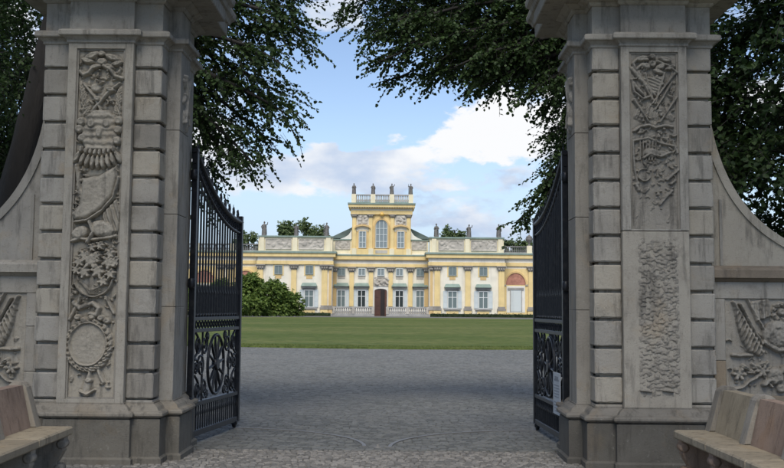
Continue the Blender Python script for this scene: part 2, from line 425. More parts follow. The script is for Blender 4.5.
def stones(name, x0, x1, y0, y1, w, d, gap, dome, jit, mat, tilt, keep=None):
    """rows of separate paving stones, each with bevelled shoulders"""
    rows = int((y1 - y0) / d); cx = []; cy = []; hw = []; hd = []
    for r in range(rows):
        x = x0 - rng.uniform(0, w); y = y0 + (r + .5) * d
        while x < x1:
            ww = w * rng.uniform(.75, 1.3); cx.append(x + ww / 2); cy.append(y + rng.normal(0, jit) + .02 * math.sin(x * 1.3 + r * .05))
            hw.append(ww / 2 - gap / 2); hd.append(d * rng.uniform(.43, .5) - gap / 2); x += ww
    cx, cy, hw, hd = map(np.array, (cx, cy, hw, hd))
    if keep is not None:
        k = keep(cx, cy); cx, cy, hw, hd = cx[k], cy[k], hw[k], hd[k]
    n = len(cx); V = np.zeros((n, 12, 3)); ang = rng.normal(0, .05, n)
    zt = rng.normal(0, dome * .22, n); tx = rng.normal(0, tilt, n); ty = rng.normal(0, tilt, n)
    for ring, (sc, z) in enumerate(((1.0, -.035), (.97, -dome * .8), (.68, 0.0))):
        for q, (sx, sy) in enumerate(((-1, -1), (1, -1), (1, 1), (-1, 1))):
            a = sx * hw * sc * (1 + rng.normal(0, .07, n)); bb = sy * hd * sc * (1 + rng.normal(0, .07, n))
            V[:, ring * 4 + q, 0] = cx + a * np.cos(ang) - bb * np.sin(ang)
            V[:, ring * 4 + q, 1] = cy + a * np.sin(ang) + bb * np.cos(ang)
            V[:, ring * 4 + q, 2] = z + (zt + tx * a + ty * bb if ring else 0)
    f = []
    for r in (0, 4):
        for q in range(4): f.append((r + q, r + (q + 1) % 4, r + 4 + (q + 1) % 4, r + 4 + q))
    f.append((8, 9, 10, 11))
    Fq = (np.array(f)[None] + (np.arange(n) * 12)[:, None, None]).reshape(-1, 4)
    o = link_mesh(name, fast_mesh(name, V.reshape(-1, 3), Fq, True), mat)
    return o
tag(stones('cobblestones', -4.2, 4.2, 9.0, GA, .070, .064, .009, .008, .005, M['cobble'], .045),
    'rough pale fieldstone cobbles in front of the gate', 'cobbles', kind='stuff')
tag(stones('granite_setts', -8.5, 8.5, GA, 48.6, .105, .088, .005, .004, .004, M['sett'], .018, lambda x, y: (((x - 1.2) * 58 / 36) ** 2 + (y - 104) ** 2 > 58.02 ** 2) & (abs(x) < y * .2 + 2.5)),
    'small blue grey granite setts of the drive behind the gate', 'setts', kind='stuff')
def lawn():
    cy, r, ax_, cx = 104.0, 58.0, 36.0 / 58.0, 1.2; mb = MB(); n = 360
    rings = []
    for rr, z in ((r, 0.0), (r - .02, .06), (r - .35, .09)):
        rings.append([(cx + ax_ * rr * math.sin(-2 * math.pi * i / n), cy + rr * math.cos(2 * math.pi * i / n), z) for i in range(n)])
    mb.loft([list(q) for q in rings], cap=False)
    mb.add(rings[-1], [tuple(range(n - 1, -1, -1))])
    o = tag(mb.build('lawn', M['lawn']), kind='structure')
lawn()
def grass():
    n = 26000; x = rng.uniform(-12, 12, n); q = rng.random(n) ** 1.5 * .7; y = 104 - np.sqrt((57.98 - q + rng.normal(0, .03, n)) ** 2 - ((x - 1.2) * 58 / 36) ** 2)
    a = rng.uniform(0, 6.28, n); h = rng.uniform(.02, .07, n); w = rng.uniform(.006, .014, n); V = np.zeros((n, 3, 3)); z = np.where(((x - 1.2) * 58 / 36) ** 2 + (y - 104) ** 2 < 57.6 ** 2, .085, .04)
    V[:, 0] = np.stack([x - w * np.cos(a), y - w * np.sin(a), z], -1); V[:, 1] = np.stack([x + w * np.cos(a), y + w * np.sin(a), z], -1)
    V[:, 2] = np.stack([x + rng.normal(0, .03, n), y + rng.normal(0, .03, n), z + h], -1)
    tag(link_mesh('grass', fast_mesh('grass', V.reshape(-1, 3), np.arange(3 * n).reshape(-1, 3)), M['grass_blade']), 'short green grass blades along the near edge of the lawn', 'grass', kind='stuff')
grass()
sheet('gravel_path', -70, 70, 163.5, 198, .008, M['gravel'])

# ------------------------------------------------------------------ carved relief height fields
def lattice_noise(u, v, seed):
    r = np.random.default_rng(seed); T = r.random((64, 64))
    i = np.floor(u).astype(int); j = np.floor(v).astype(int); a = u - i; bq = v - j
    a = a * a * (3 - 2 * a); bq = bq * bq * (3 - 2 * bq)
    g = lambda p, q: T[p % 64, q % 64]
    return (g(i, j) * (1 - a) + g(i + 1, j) * a) * (1 - bq) + (g(i, j + 1) * (1 - a) + g(i + 1, j + 1) * a) * bq
def fbm(u, v, seed, oct=4):
    t = 0; k = 1; s = 0
    for o in range(oct): t = t + k * lattice_noise(u * 2 ** o, v * 2 ** o, seed + o); s += k; k *= .5
    return t / s - .5
class Relief:
    def __init__(s, x0, x1, z0, z1, res, to=None):
        s.nx, s.nz = int((x1 - x0) / res) + 1, int((z1 - z0) / res) + 1
        s.X, s.Z = np.meshgrid(np.linspace(x0, x1, s.nx), np.linspace(z0, z1, s.nz))
        s.h = np.zeros_like(s.X); s.to = to or (lambda p: p)
        # a warped copy of the coordinates gives every contour a hand-cut wobble
        s.WX = s.X + .012 * fbm(s.X * 18, s.Z * 18, 3); s.WZ = s.Z + .012 * fbm(s.X * 18 + 9, s.Z * 18, 7)
    def put(s, a, base=0.0): s.h = np.maximum(s.h, a + np.where(a > 0, base, 0))
    def dome(s, c, rx, rz, rot=0, h=.03, pw=.5, base=0.0):
        cx, cz = s.to(c); t = R(rot); dx, dz = s.WX - cx, s.WZ - cz
        u = (dx * math.cos(t) + dz * math.sin(t)) / rx; v = (-dx * math.sin(t) + dz * math.cos(t)) / rz
        s.put(h * np.clip(1.35 * (1 - u * u - v * v), 0, 1) ** (pw * .8), base); return u, v
    def disc(s, c, rx, rz, h=.02, rim=.010, rw=.12):
        cx, cz = s.to(c); r = np.sqrt(((s.WX - cx) / rx) ** 2 + ((s.WZ - cz) / rz) ** 2)
        s.put(np.where(r < 1, h * np.clip((1 - r) / .06, 0, 1) ** .5 * (1 - .25 * r), 0))
        s.put(np.where(abs(r - .93) < rw / 2, (h + rim) * np.clip(1 - (abs(r - .93) / (rw / 2)) ** 2, 0, 1) ** .5, 0))
    def stroke(s, pts, rad, h=.025, taper=None, px=True):
        P = [s.to(p) if px else p for p in pts]; n = len(P) - 1
        for i in range(n):
            (ax, az), (bx, bz) = P[i], P[i + 1]; l2 = (bx - ax) ** 2 + (bz - az) ** 2 + 1e-9
            t = np.clip(((s.WX - ax) * (bx - ax) + (s.WZ - az) * (bz - az)) / l2, 0, 1)
            d = np.hypot(s.WX - ax - t * (bx - ax), s.WZ - az - t * (bz - az))
            g = (i + t) / n; rr = rad * (1 if taper is None else (taper[0] + (taper[1] - taper[0]) * g))
            s.put(h * np.clip(1 - (d / np.maximum(rr, 1e-4)) ** 2, 0, 1) ** .5)
    def leaf(s, c, L, W, rot, h=.03, ribs=5):
        cx, cz = s.to(c); t = R(rot); dx, dz = s.WX - cx, s.WZ - cz
        u = (dx * math.cos(t) + dz * math.sin(t)) / L; v = (-dx * math.sin(t) + dz * math.cos(t)) / W
        m = np.clip(1 - u * u - v * v * (1 + .8 * np.clip(u, -1, 1)), 0, 1) ** .5
        s.put(h * m * (1 - .3 * np.exp(-(v / .13) ** 2)) * (1 - .16 * (np.sin(ribs * 3.1 * (u - .6 * abs(v))) > 0)))
    def poly(s, pts, h=.03, soft=.02, folds=None):
        P = [s.to(p) for p in pts]; n = len(P); ins = np.zeros_like(s.X, bool); dm = np.full_like(s.X, 9.)
        for i in range(n):
            (ax, az), (bx, bz) = P[i], P[(i + 1) % n]
            c = ((az > s.WZ) != (bz > s.WZ)) & (s.WX < (bx - ax) * (s.WZ - az) / (bz - az + 1e-12) + ax); ins ^= c
            l2 = (bx - ax) ** 2 + (bz - az) ** 2 + 1e-9
            t = np.clip(((s.WX - ax) * (bx - ax) + (s.WZ - az) * (bz - az)) / l2, 0, 1)
            dm = np.minimum(dm, np.hypot(s.WX - ax - t * (bx - ax), s.WZ - az - t * (bz - az)))
        a = np.where(ins, h * (1 - np.clip(1 - dm / soft, 0, 1) ** 2) ** .5, 0)
        if folds:
            ang, fr, am = folds; ph = (s.X * math.cos(R(ang)) + s.Z * math.sin(R(ang))) * fr + 2.5 * fbm(s.X * 9, s.Z * 9, 5)
            a = a * (1 + am * np.sin(ph)) * (a > 0)
        s.put(a)
    def wreath(s, c, rx, rz, a0, a1, n, h=.03, sz=.02):
        cx, cz = s.to(c)
        for i in range(n):
            a = R(a0 + (a1 - a0) * i / (n - 1)); old = s.to; s.to = lambda p: p
            s.leaf((cx + rx * math.cos(a), cz + rz * math.sin(a)), sz * 1.15, sz * .7, math.degrees(a) + 62, h, 2)
            s.to = old
    def scatter(s, n, zs, xs, seed, h=(.018, .035), size=(.02, .045)):
        rr = np.random.default_rng(seed); old = s.to; s.to = lambda p: p
        for k in range(n):
            c = (rr.uniform(*xs), rr.uniform(*zs)); L = rr.uniform(*size)
            if rr.random() < .6: s.leaf(c, L, L * rr.uniform(.3, .5), rr.uniform(0, 180), rr.uniform(*h), 3)
            elif rr.random() < .5: s.dome(c, L * .5, L * .4, rr.uniform(0, 180), rr.uniform(*h) * 1.2)
            else:
                a = rr.uniform(0, 6.28); s.stroke([(c[0] + L * t * math.cos(a + t), c[1] + L * t * math.sin(a + t)) for t in (0, .5, 1, 1.5)], L * .18, rr.uniform(*h), px=False)
        s.to = old
    def chisel(s, amt=.3, seed=5):
        """tool marks and weathering on what stands proud"""
        n = fbm(s.X * 30, s.Z * 30, seed, 3); rd = 1 - 2 * abs(fbm(s.X * 16, s.Z * 16, seed + 3, 3)) * 2
        up = np.clip(s.h / .02, 0, 1); s.h = s.h * (1 + amt * n * up) + .004 * up * (rd - .5) * (amt / .3)
    def build(s, name, mat, parent, y, flip=False, seed=1, grain=.004, smooth=True, edge=0.0):
        def blur(a, k):
            p = np.pad(a, k, mode='edge'); c = np.cumsum(np.cumsum(np.pad(p, ((1, 0), (1, 0))), 0), 1); w = 2 * k + 1
            return (c[w:, w:] - c[:-w, w:] - c[w:, :-w] + c[:-w, :-w]) / w ** 2
        if grain < .02: s.h = s.h + .6 * (s.h - blur(s.h, 4)) + .15 * (s.h - blur(s.h, 12))      # edges cut back against the ground
        h = s.h + grain * fbm(s.X * 40, s.Z * 40, seed, 3) + .5 * grain * fbm(s.X * 9, s.Z * 9, seed + 9)
        sx = -1 if flip else 1
        V = np.stack([sx * s.X, y - h, s.Z], -1).reshape(-1, 3)
        i = np.arange(s.nz - 1)[:, None] * s.nx + np.arange(s.nx - 1)[None]
        Fq = np.stack([i, i + 1, i + s.nx + 1, i + s.nx], -1).reshape(-1, 4)
        if flip: Fq = Fq[:, ::-1]
        return link_mesh(name, fast_mesh(name, V, Fq, smooth), mat, parent)

PXM = 94.8
G0 = Vector((-.058, 12.63, 0)); GR = -0.0188; PIER_X = 2.97      # gate line: centre, turn, half distance of the piers
def on_gate_plane(px, py, yl):
    """where the line of sight through a photo pixel meets the plane at depth yl of the gate: (x along the gate, z)"""
    d = cam.matrix_world.to_3x3() @ Vector(((px - 392) / F, -(py - PPY) / F, -1.0))
    n = Vector((-math.sin(GR), math.cos(GR), 0)); o = Vector((0, 0, EYE))
    t = (G0 + n * yl - o).dot(n) / d.dot(n); r = o + d * t - G0
    return r.x * math.cos(GR) + r.y * math.sin(GR), r.z
def left_px(p):
    x, z = on_gate_plane(p[0], p[1], -.06); return x + PIER_X, z
def right_px(p):
    x, z = on_gate_plane(p[0], p[1], -.06); return x - PIER_X, z
def relief_left(parent, y):
    r = Relief(-.26, .26, .66, 4.38, .0055, left_px); m = 1 / PXM
    # ribbon bow
    for c, rx, rz, ro in (((92, 56), 9, 3.5, 25), ((113, 58), 9, 3.5, -20), ((88, 61), 7, 3, -15), ((117, 64), 7, 3, 15), ((102, 54), 4, 3, 0), ((102, 62), 5, 4, 0), ((95, 67), 6, 2.6, 20), ((110, 67), 6, 2.6, -24)):
        r.dome(c, rx * m, rz * m, ro, .045)
    r.stroke([(100, 66), (93, 68), (89, 73), (84, 75), (81, 72)], 2.3 * m, .045); r.stroke([(104, 66), (111, 70), (115, 76), (123, 79)], 2.3 * m, .045)
    # crossed arms and feathers
    r.stroke([(120, 84), (108, 93), (92, 112)], 2.0 * m, .04); r.stroke([(84, 84), (95, 97), (104, 118)], 1.8 * m, .035)
    r.dome((98, 99), 4 * m, 3 * m, 0, .05); r.dome((111, 90), 5 * m, 2.6 * m, -15, .05); r.dome((96, 88), 6 * m, 5 * m, 0, .03)
    for k in range(7): r.leaf((82 + k * 1.3, 88 + k * 6), 8 * m, 3.2 * m, 100 - 9 * k, .032); r.leaf((120 - k * 1.0, 92 + k * 6.5), 8 * m, 3.2 * m, 80 + 8 * k, .032)
    # cuirass with lion mask and fringe of lappets
    r.poly([(86, 116), (93, 110), (109, 110), (117, 118), (118, 138), (114, 152), (86, 152), (80, 138)], .05, .04, (90, 90, .08))
    for c in ((80, 129), (118, 130), (83, 138), (117, 141), (82, 122), (119, 121)): r.dome(c, 5 * m, 5 * m, 0, .055)
    r.dome((92, 124), 5 * m, 6 * m, 0, .065); r.dome((107, 124), 5 * m, 6 * m, 0, .065); r.dome((100, 133), 4 * m, 7 * m, 0, .07)
    for k in range(9): r.dome((78 + k * 5, 157 + 5.0 * math.sin(k / 8 * math.pi)), 2.7 * m, 8 * m, (4 - k) * -7, .058)
    for k in range(8): r.dome((82 + k * 4.6, 150 + 3 * math.sin(k / 7 * math.pi)), 2.0 * m, 4 * m, 0, .068)
    # great smooth shield and staff
    r.stroke([(77, 165), (79, 180), (81, 196)], 3 * m, .035); r.dome((81, 193), 3.5 * m, 4 * m, 0, .04)
    r.poly([(82, 178), (99, 176), (117, 165), (119, 178), (114, 196), (103, 209), (88, 219), (75, 221), (72, 214), (79, 204), (81, 192)], .055, .055)
    r.stroke([(119, 178), (114, 197), (103, 210), (88, 220), (76, 222)], 1.7 * m, .055)
    r.poly([(103, 212), (117, 198), (121, 212), (119, 232), (104, 236)], .04, .03, (20, 120, .2))
    # drapery bellies
    r.dome((103, 229), 14 * m, 9 * m, -8, .06); r.dome((80, 233), 9 * m, 7 * m, 35, .055); r.stroke([(90, 222), (94, 232), (88, 242)], 2 * m, .065)
    r.stroke([(72, 241), (80, 238), (89, 240), (104, 238), (116, 236)], 2 * m, .045)
    # round shield with helmet and flowers
    r.disc((94, 276), 21 * m, 22 * m, .03, .014, .10)
    for c, q in (((93, 248), 4), ((101, 246), 4), ((85, 255), 5), ((80, 262), 5), ((111, 254), 5), ((116, 262), 5), ((110, 262), 7), ((92, 260), 8.5), ((85, 272), 6), ((99, 271), 6.5), ((104, 281), 5), ((77, 270), 4), ((111, 274), 5), ((98, 256), 4)):
        r.dome(c, q * m, q * m, 0, .068)
        for k in range(6):
            t = k * 1.047 + q; r.dome((c[0] + q * .8 * math.cos(t), c[1] + q * .8 * math.sin(t)), q * .42 * m, q * .3 * m, -math.degrees(t), .07)
    for k in range(5): r.stroke([(78 + 2 * k, 280 + 2 * k), (90, 290 + k), (104 - k, 286 + 2 * k)], .6 * m, .042)
    r.stroke([(81, 297), (75, 309), (70, 319)], 2.0 * m, .035); r.stroke([(106, 297), (110, 305), (114, 313)], 2.0 * m, .035)
    r.stroke([(74, 303), (80, 308), (87, 305), (93, 303), (99, 308), (96, 315), (90, 314)], 2.6 * m, .045)
    for c in ((78, 317), (84, 320), (92, 317), (101, 318), (107, 321)): r.dome(c, 4 * m, 3.2 * m, 0, .045)
    # oval mirror in a wreath
    r.disc((88, 344), 20 * m, 23 * m, .034, .012, .09)
    r.wreath((88, 344), 21.5 * m, 25 * m, -195, 40, 19, .05, 4.4 * m); r.wreath((88, 344), 20.5 * m, 24 * m, 60, 150, 7, .04, 3.4 * m)
    # tassel
    r.stroke([(90, 370), (89, 378), (86, 392)], 3 * m, .035, (.4, 1.6)); r.dome((89, 380), 4 * m, 3 * m, 0, .045); r.stroke([(98, 370), (103, 382)], 2 * m, .03)
    r.stroke([(80, 391), (87, 394), (94, 390)], 1.4 * m, .04)
    r.scatter(130, (3.2, 4.3), (-.22, .22), 5); r.scatter(70, (2.55, 3.2), (-.23, -.12), 6); r.scatter(70, (2.3, 3.2), (.10, .23), 7)
    r.scatter(60, (1.65, 2.35), (-.23, .23), 8, (.02, .05)); r.scatter(35, (.75, 1.65), (-.23, .22), 9, (.012, .025))
    r.h *= 1.25; r.chisel(.10, 15)
    return r.build('relief_panel', M['stone_carved'], parent, y, seed=21)
def relief_right_top(parent, y):
    r = Relief(-.26, .26, 2.48, 4.38, .0055, right_px); m = 1 / PXM
    for c, rx, rz, ro in (((641, 59), 7, 3, 15), ((665, 60), 7, 3, -15), ((652, 57), 3.5, 3, 0), ((645, 66), 6, 3, -20), ((660, 67), 6, 3, 25), ((670, 68), 6, 2.6, 20), ((652, 64), 4, 4, 0), ((658, 72), 6, 2.4, -22)):
        r.dome(c, rx * m, rz * m, ro, .042)
    r.stroke([(647, 60), (637, 59), (633, 64), (636, 70), (640, 66)], 1.6 * m, .04); r.stroke([(657, 62), (668, 66), (676, 73)], 1.8 * m, .04)
    # fan of blades, spears and palms
    for a, bq, w in (((632, 69), (655, 96), 2.4), ((638, 72), (652, 100), 1.6), ((674, 74), (652, 104), 1.6), ((671, 84), (655, 110), 1.4), ((645, 74), (654, 104), 1.2), ((664, 74), (655, 104), 1.3), ((633, 84), (646, 98), 2.2), ((676, 98), (660, 122), 1.4), ((634, 100), (650, 124), 1.4)):
        r.stroke([a, bq], w * m, .034, (1.2, .6))
    r.stroke([(631, 80), (634, 92), (643, 99), (650, 97)], 1.5 * m, .035)
    r.poly([(642, 77), (664, 76), (659, 92), (654, 96), (648, 90)], .022, .02, (70, 200, .2))
    for k in range(8): r.leaf((638 + 4.5 * k, 112 + 3 * math.sin(k * 2.1)), 8 * m, 2.6 * m, 70 + 6 * k, .026)
    r.stroke([(634, 131), (640, 127), (648, 125), (655, 128), (664, 126), (672, 127)], 1.7 * m, .034)
    r.stroke([(633, 141), (648, 138), (660, 143), (676, 147)], 1.3 * m, .028)
    for k in range(6): r.stroke([(640 + 3.2 * k, 141), (640 + 3.0 * k, 160)], 1.0 * m, .024)
    r.dome((652, 153), 9 * m, 5 * m, -8, .036); r.dome((663, 154), 6 * m, 3 * m, -20, .036); r.stroke([(643, 158), (650, 154), (660, 157), (670, 153)], 1.5 * m, .042)
    r.stroke([(633, 142), (634, 165), (637, 184)], 1.5 * m, .03); r.stroke([(672, 141), (677, 153)], 1.5 * m, .03)
    r.disc((644, 175), 7 * m, 6.5 * m, .018, .01, .2); r.stroke([(636, 184), (639, 190)], 2 * m, .03)
    for a, bq in (((678, 170), (667, 180)), ((675, 181), (671, 184)), ((672, 191), (660, 204)), ((668, 194), (664, 198))): r.stroke([a, bq], 1.5 * m, .028)
    r.scatter(150, (3.25, 4.3), (-.21, .21), 15, (.012, .030)); r.scatter(70, (2.85, 3.3), (-.21, .21), 16, (.010, .024)); r.scatter(12, (2.55, 2.85), (-.2, .2), 17, (.006, .012))
    r.chisel(.18, 25)
    return r.build('relief_panel', M['stone_carved'], parent, y, seed=33, grain=.006)
def relief_right_low(parent, y):
    r = Relief(-.345, .345, .62, 2.45, .007)
    ex = np.clip((.225 - abs(r.X - .02)) / .05, 0, 1); ez = np.clip((r.Z - .70) / .1, 0, 1) * np.clip((2.42 - r.Z) / .15, 0, 1)
    wx = r.X + .03 * fbm(r.X * 12, r.Z * 12, 3); wz = r.Z + .03 * fbm(r.X * 12 + 5, r.Z * 12, 4)
    q = fbm(wx * 22, wz * 40, 41, 3) + fbm(wx * 40, wz * 60, 46, 2) * .6
    r.h = ex * ez * .015 * np.clip(.4 + q * 1.9, -.2, 1.0)
    r.scatter(90, (.8, 2.35), (-.17, .2), 44, (.005, .011), (.012, .03))
    for a in (-.13, .10): r.stroke([(a - .05, .80), (a, .795), (a + .05, .785)], .012, .03, px=False)
    return r.build('rough_panel', M['stone_carved'], parent, y, seed=51, grain=.002)
def relief_wing(parent, y, s):
    """flags, drum, helmet and branches; x runs outward from the pier"""
    def to(p):
        x, z = on_gate_plane(p[0], p[1], .12); return x - PIER_X - .64, z
    r = Relief(.13, 1.75, .74, 1.755, .0065, to); m = 1 / PXM; v = 0 if s > 0 else 1
    # two furled standards
    r.poly([(733, 303), (738, 306), (748, 322), (760, 340), (765, 352), (760, 357), (748, 352), (741, 340), (736, 322)], .06, .04, (-25, 150, .22))
    r.stroke([(733, 302), (745, 322), (762, 352)], 1.6 * m, .07); r.stroke([(740, 304), (748, 320), (762, 344)], 1.3 * m, .072)
    r.poly([(749, 302), (768, 298), (772, 316), (756, 322)], .05, .02, (0, 110, .12)); r.stroke([(747, 299), (770, 340)], 1.5 * m, .055)
    r.wreath((781, 312), 8 * m, 8 * m, 0, 330, 9, .055, 3.4 * m); r.dome((781, 312), 4 * m, 4 * m, 0, .06)
    r.dome((778, 334), 17 * m, 14 * m, 12, .085); r.dome((795, 326), 12 * m, 16 * m, 0, .08); r.stroke([(764, 342), (778, 350), (800, 348)], 3 * m, .075)
    r.dome((812, 336), 14 * m, 14 * m, -12, .07); r.poly([(820, 300), (834, 306), (846, 330), (838, 352), (826, 350), (818, 326)], .06, .04, (25, 150, .2))
    r.stroke([(838, 300), (816, 352)], 1.6 * m, .065); r.stroke([(852, 304), (822, 352)], 1.4 * m, .06)
    # bar, rosettes and crossed branches below
    r.stroke([(733, 355), (752, 355)], 2.2 * m, .045); r.stroke([(806, 355), (872, 356)], 2.2 * m, .04)
    for c in ((739, 374), (762, 371), (790, 372), (818, 374)):
        r.dome(c, 5 * m, 4.4 * m, 0, .055)
        for k in range(6): t = k * 1.047; r.dome((c[0] + 5 * math.cos(t), c[1] + 4.4 * math.sin(t)), 2.6 * m, 2 * m, -math.degrees(t), .06)
    for k in range(6): r.leaf((746 + k * 5.5, 368 + 4 * math.sin(k * 1.7)), 6 * m, 2.6 * m, -30 + 17 * k, .06); r.leaf((800 + k * 6, 366 + 4 * math.cos(k)), 6 * m, 2.6 * m, 40 + 15 * k, .05)
    r.stroke([(734, 389), (742, 387), (750, 381), (757, 377), (768, 362)], 1.7 * m, .05); r.stroke([(752, 364), (762, 374), (772, 386)], 1.7 * m, .05)
    r.dome((775, 376), 9 * m, 9 * m, 0, .08); r.stroke([(764, 384), (786, 368)], 3 * m, .075); r.dome((781, 388), 5 * m, 5 * m, 0, .06)
    r.scatter(120, (.8, 1.70), (.16, 1.7), 64 + v, (.012, .035), (.02, .05)); r.chisel(.3, 66)
    return r.build('relief_panel', M['stone_carved'], parent, y, flip=(s < 0), seed=61 + v)

# ------------------------------------------------------------------ gate piers
def G(x, y, z=0.0):
    return (G0.x + x * math.cos(GR) - y * math.sin(GR), G0.y + x * math.sin(GR) + y * math.cos(GR), z)
OUT = [(-.635, 0), (-.352, 0), (-.352, -.09), (.352, -.09), (.352, 0), (.645, 0), (.645, .33), (.79, .33), (.79, .88), (.70, .88), (.70, 1.62), (-.635, 1.62)]
def make_pier(s):
    side = 'left' if s < 0 else 'right'
    root = empty('gate_pier', G(s * PIER_X, 0), GR)
    fx = lambda v: -s * v                                  # v runs towards the opening
    def ring(o, z):
        p = [(fx(x), y, z) for x, y in offset_poly(OUT, o)]
        return p if s < 0 else p[::-1]
    def stack(name, prof, mat):
        mb = MB(); mb.loft([ring(o, z) for o, z in prof]); return mb.build(name, mat, root)
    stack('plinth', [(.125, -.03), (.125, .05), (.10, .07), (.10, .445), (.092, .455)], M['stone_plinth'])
    stack('base_moulding', [(.075, .457), (.085, .468), (.118, .476), (.132, .492), (.132, .512), (.118, .530), (.085, .538), (.075, .545), (.058, .575), (.030, .598), (.012, .606), (.012, .62)], M['stone_mid'])
    mb = MB(); mb.box(fx(-.615), fx(.585), .062, 1.58, .61, 4.46)
    mb.box(fx(.60), fx(.70), .86, 1.62, .612, 4.459); core = mb.build('core', M['stone'], root)
    mb = MB()
    for a, bq in ((.612, 1.62), (1.625, 2.63), (2.635, 3.56), (3.565, 4.45)): mb.box(fx(.605), fx(.79), .33, .88, a, bq, .004)
    mb.build('jamb', M['stone'], root)
    # rusticated blocks, each a stone of its own
    hb = .264; boxes = ((-.635, -.354, 0, .34), (.354, .645, 0, .34), (-.635, -.40, .345, 1.58))
    for q, (v0, v1, y0, y1) in enumerate(boxes):
        va = [rough_box(fx(v0), fx(v1), y0, y1, 0, hb, .06 if q < 2 else .3, seed=10 * q + k) for k in range(5 if q < 2 else 1)]
        for k in range(13):
            link_mesh('stone_block', va[(k * 2 + k // 5) % len(va)], M['stone'], root, (0, 0, .644 + .0155 + .295 * k))
    for v0, v1 in ((-.63, -.356), (.356, .64)):           # low footing course under the first blocks
        mb = MB(); mb.box(fx(v0), fx(v1), .006, .33, .60, .640, .006); mb.build('footing_stone', M['stone'], root)
    # pilaster: frame round a sunken carved field
    mb = MB(); w = .352; p = .26; zt = 4.385; q = .020; fr = MB()
    if s < 0:
        mb.box(-w, -p, -.09, .044, .60, 4.45, .005); mb.box(p, w, -.09, .044, .60, 4.45, .005)
        mb.box(-p, p, -.088, .044, .60, .656); mb.box(-p, p, -.088, .044, zt, 4.45)
        mb.build('pilaster', M['stone'], root)
        fr.box(-p, -p + q, -.068, .04, .656, zt); fr.box(p - q, p, -.068, .04, .656, zt)
        fr.box(-p + q, p - q, -.067, .04, zt - q, zt); fr.box(-p + q, p - q, -.067, .04, .656, .656 + q)
        fr.build('panel_moulding', M['stone'], root)
        relief_left(root, -.042)
    else:
        mb.box(-w, -p, -.09, .044, 2.466, 4.45, .005); mb.box(p, w, -.09, .044, 2.466, 4.45, .005)
        mb.box(-p, p, -.088, .044, 2.466, 2.482); mb.box(-p, p, -.088, .044, zt, 4.45)
        mb.build('pilaster', M['stone'], root)
        lo = MB(); lo.box(-w, w, -.083, .044, .60, 2.459, .005); lo.build('pilaster_slab', M['stone'], root)
        fr.box(-p, -p + q, -.068, .04, 2.482, zt); fr.box(p - q, p, -.068, .04, 2.482, zt); fr.box(-p + q, p - q, -.067, .04, zt - q, zt)
        fr.build('panel_moulding', M['stone'], root)
        relief_right_top(root, -.055); relief_right_low(root, -.080)
    # small carved trophy on the face of the jamb towards the drive
    r = Relief(.0, .36, 3.58, 4.28, .009, lambda q: q)
    for k in range(16): r.leaf((.06 + .24 * random.random(), 3.64 + .037 * k), .07, .03, random.uniform(20, 160), .03)
    r.stroke([(.06, 4.2), (.3, 3.68)], .02, .035, px=False); r.stroke([(.3, 4.2), (.06, 3.68)], .02, .035, px=False)
    o = r.build('jamb_relief', M['stone_carved'], root, 0.0, seed=71)
    # turn it onto the jamb face: outward normal towards the opening
    o.rotation_euler = (0, 0, R(-90) if s > 0 else R(90))
    o.location = (fx(.792), .80, 0) if s > 0 else (fx(.792), .44, 0)
    stack('impost_moulding', [(.004, 4.44), (.016, 4.45), (.016, 4.472), (.03, 4.487), (.055, 4.507), (.085, 4.514), (.092, 4.524), (.092, 4.562), (.08, 4.577), (.045, 4.59), (.0, 4.60)], M['stone'])
    stack('frieze_block', [(-.004, 4.59), (-.004, 4.92)], M['stone'])
    stack('cornice', [(o_, z_ + .10) for o_, z_ in [(.01, 4.80), (.03, 4.82), (.03, 4.84), (.06, 4.85), (.10, 4.875), (.115, 4.885), (.115, 4.895), (.33, 4.90), (.34, 4.91), (.345, 5.03), (.37, 5.04), (.39, 5.08), (.43, 5.11), (.44, 5.15), (.44, 5.18), (.02, 5.24)]], M['stone'])
    stack('attic_block', [(-.06, 5.335), (-.06, 5.70), (-.02, 5.72), (0, 5.76), (0, 5.82), (-.3, 5.90)], M['stone'])
    if s < 0: tag(root, 'rusticated stone gate pier carved with ribbon, cuirass and round shields down its front', 'gate pier')
    else: tag(root, 'rusticated stone gate pier with faint weapon carving above a rough chiselled panel', 'gate pier')
    return root
for s in (-1, 1): make_pier(s)

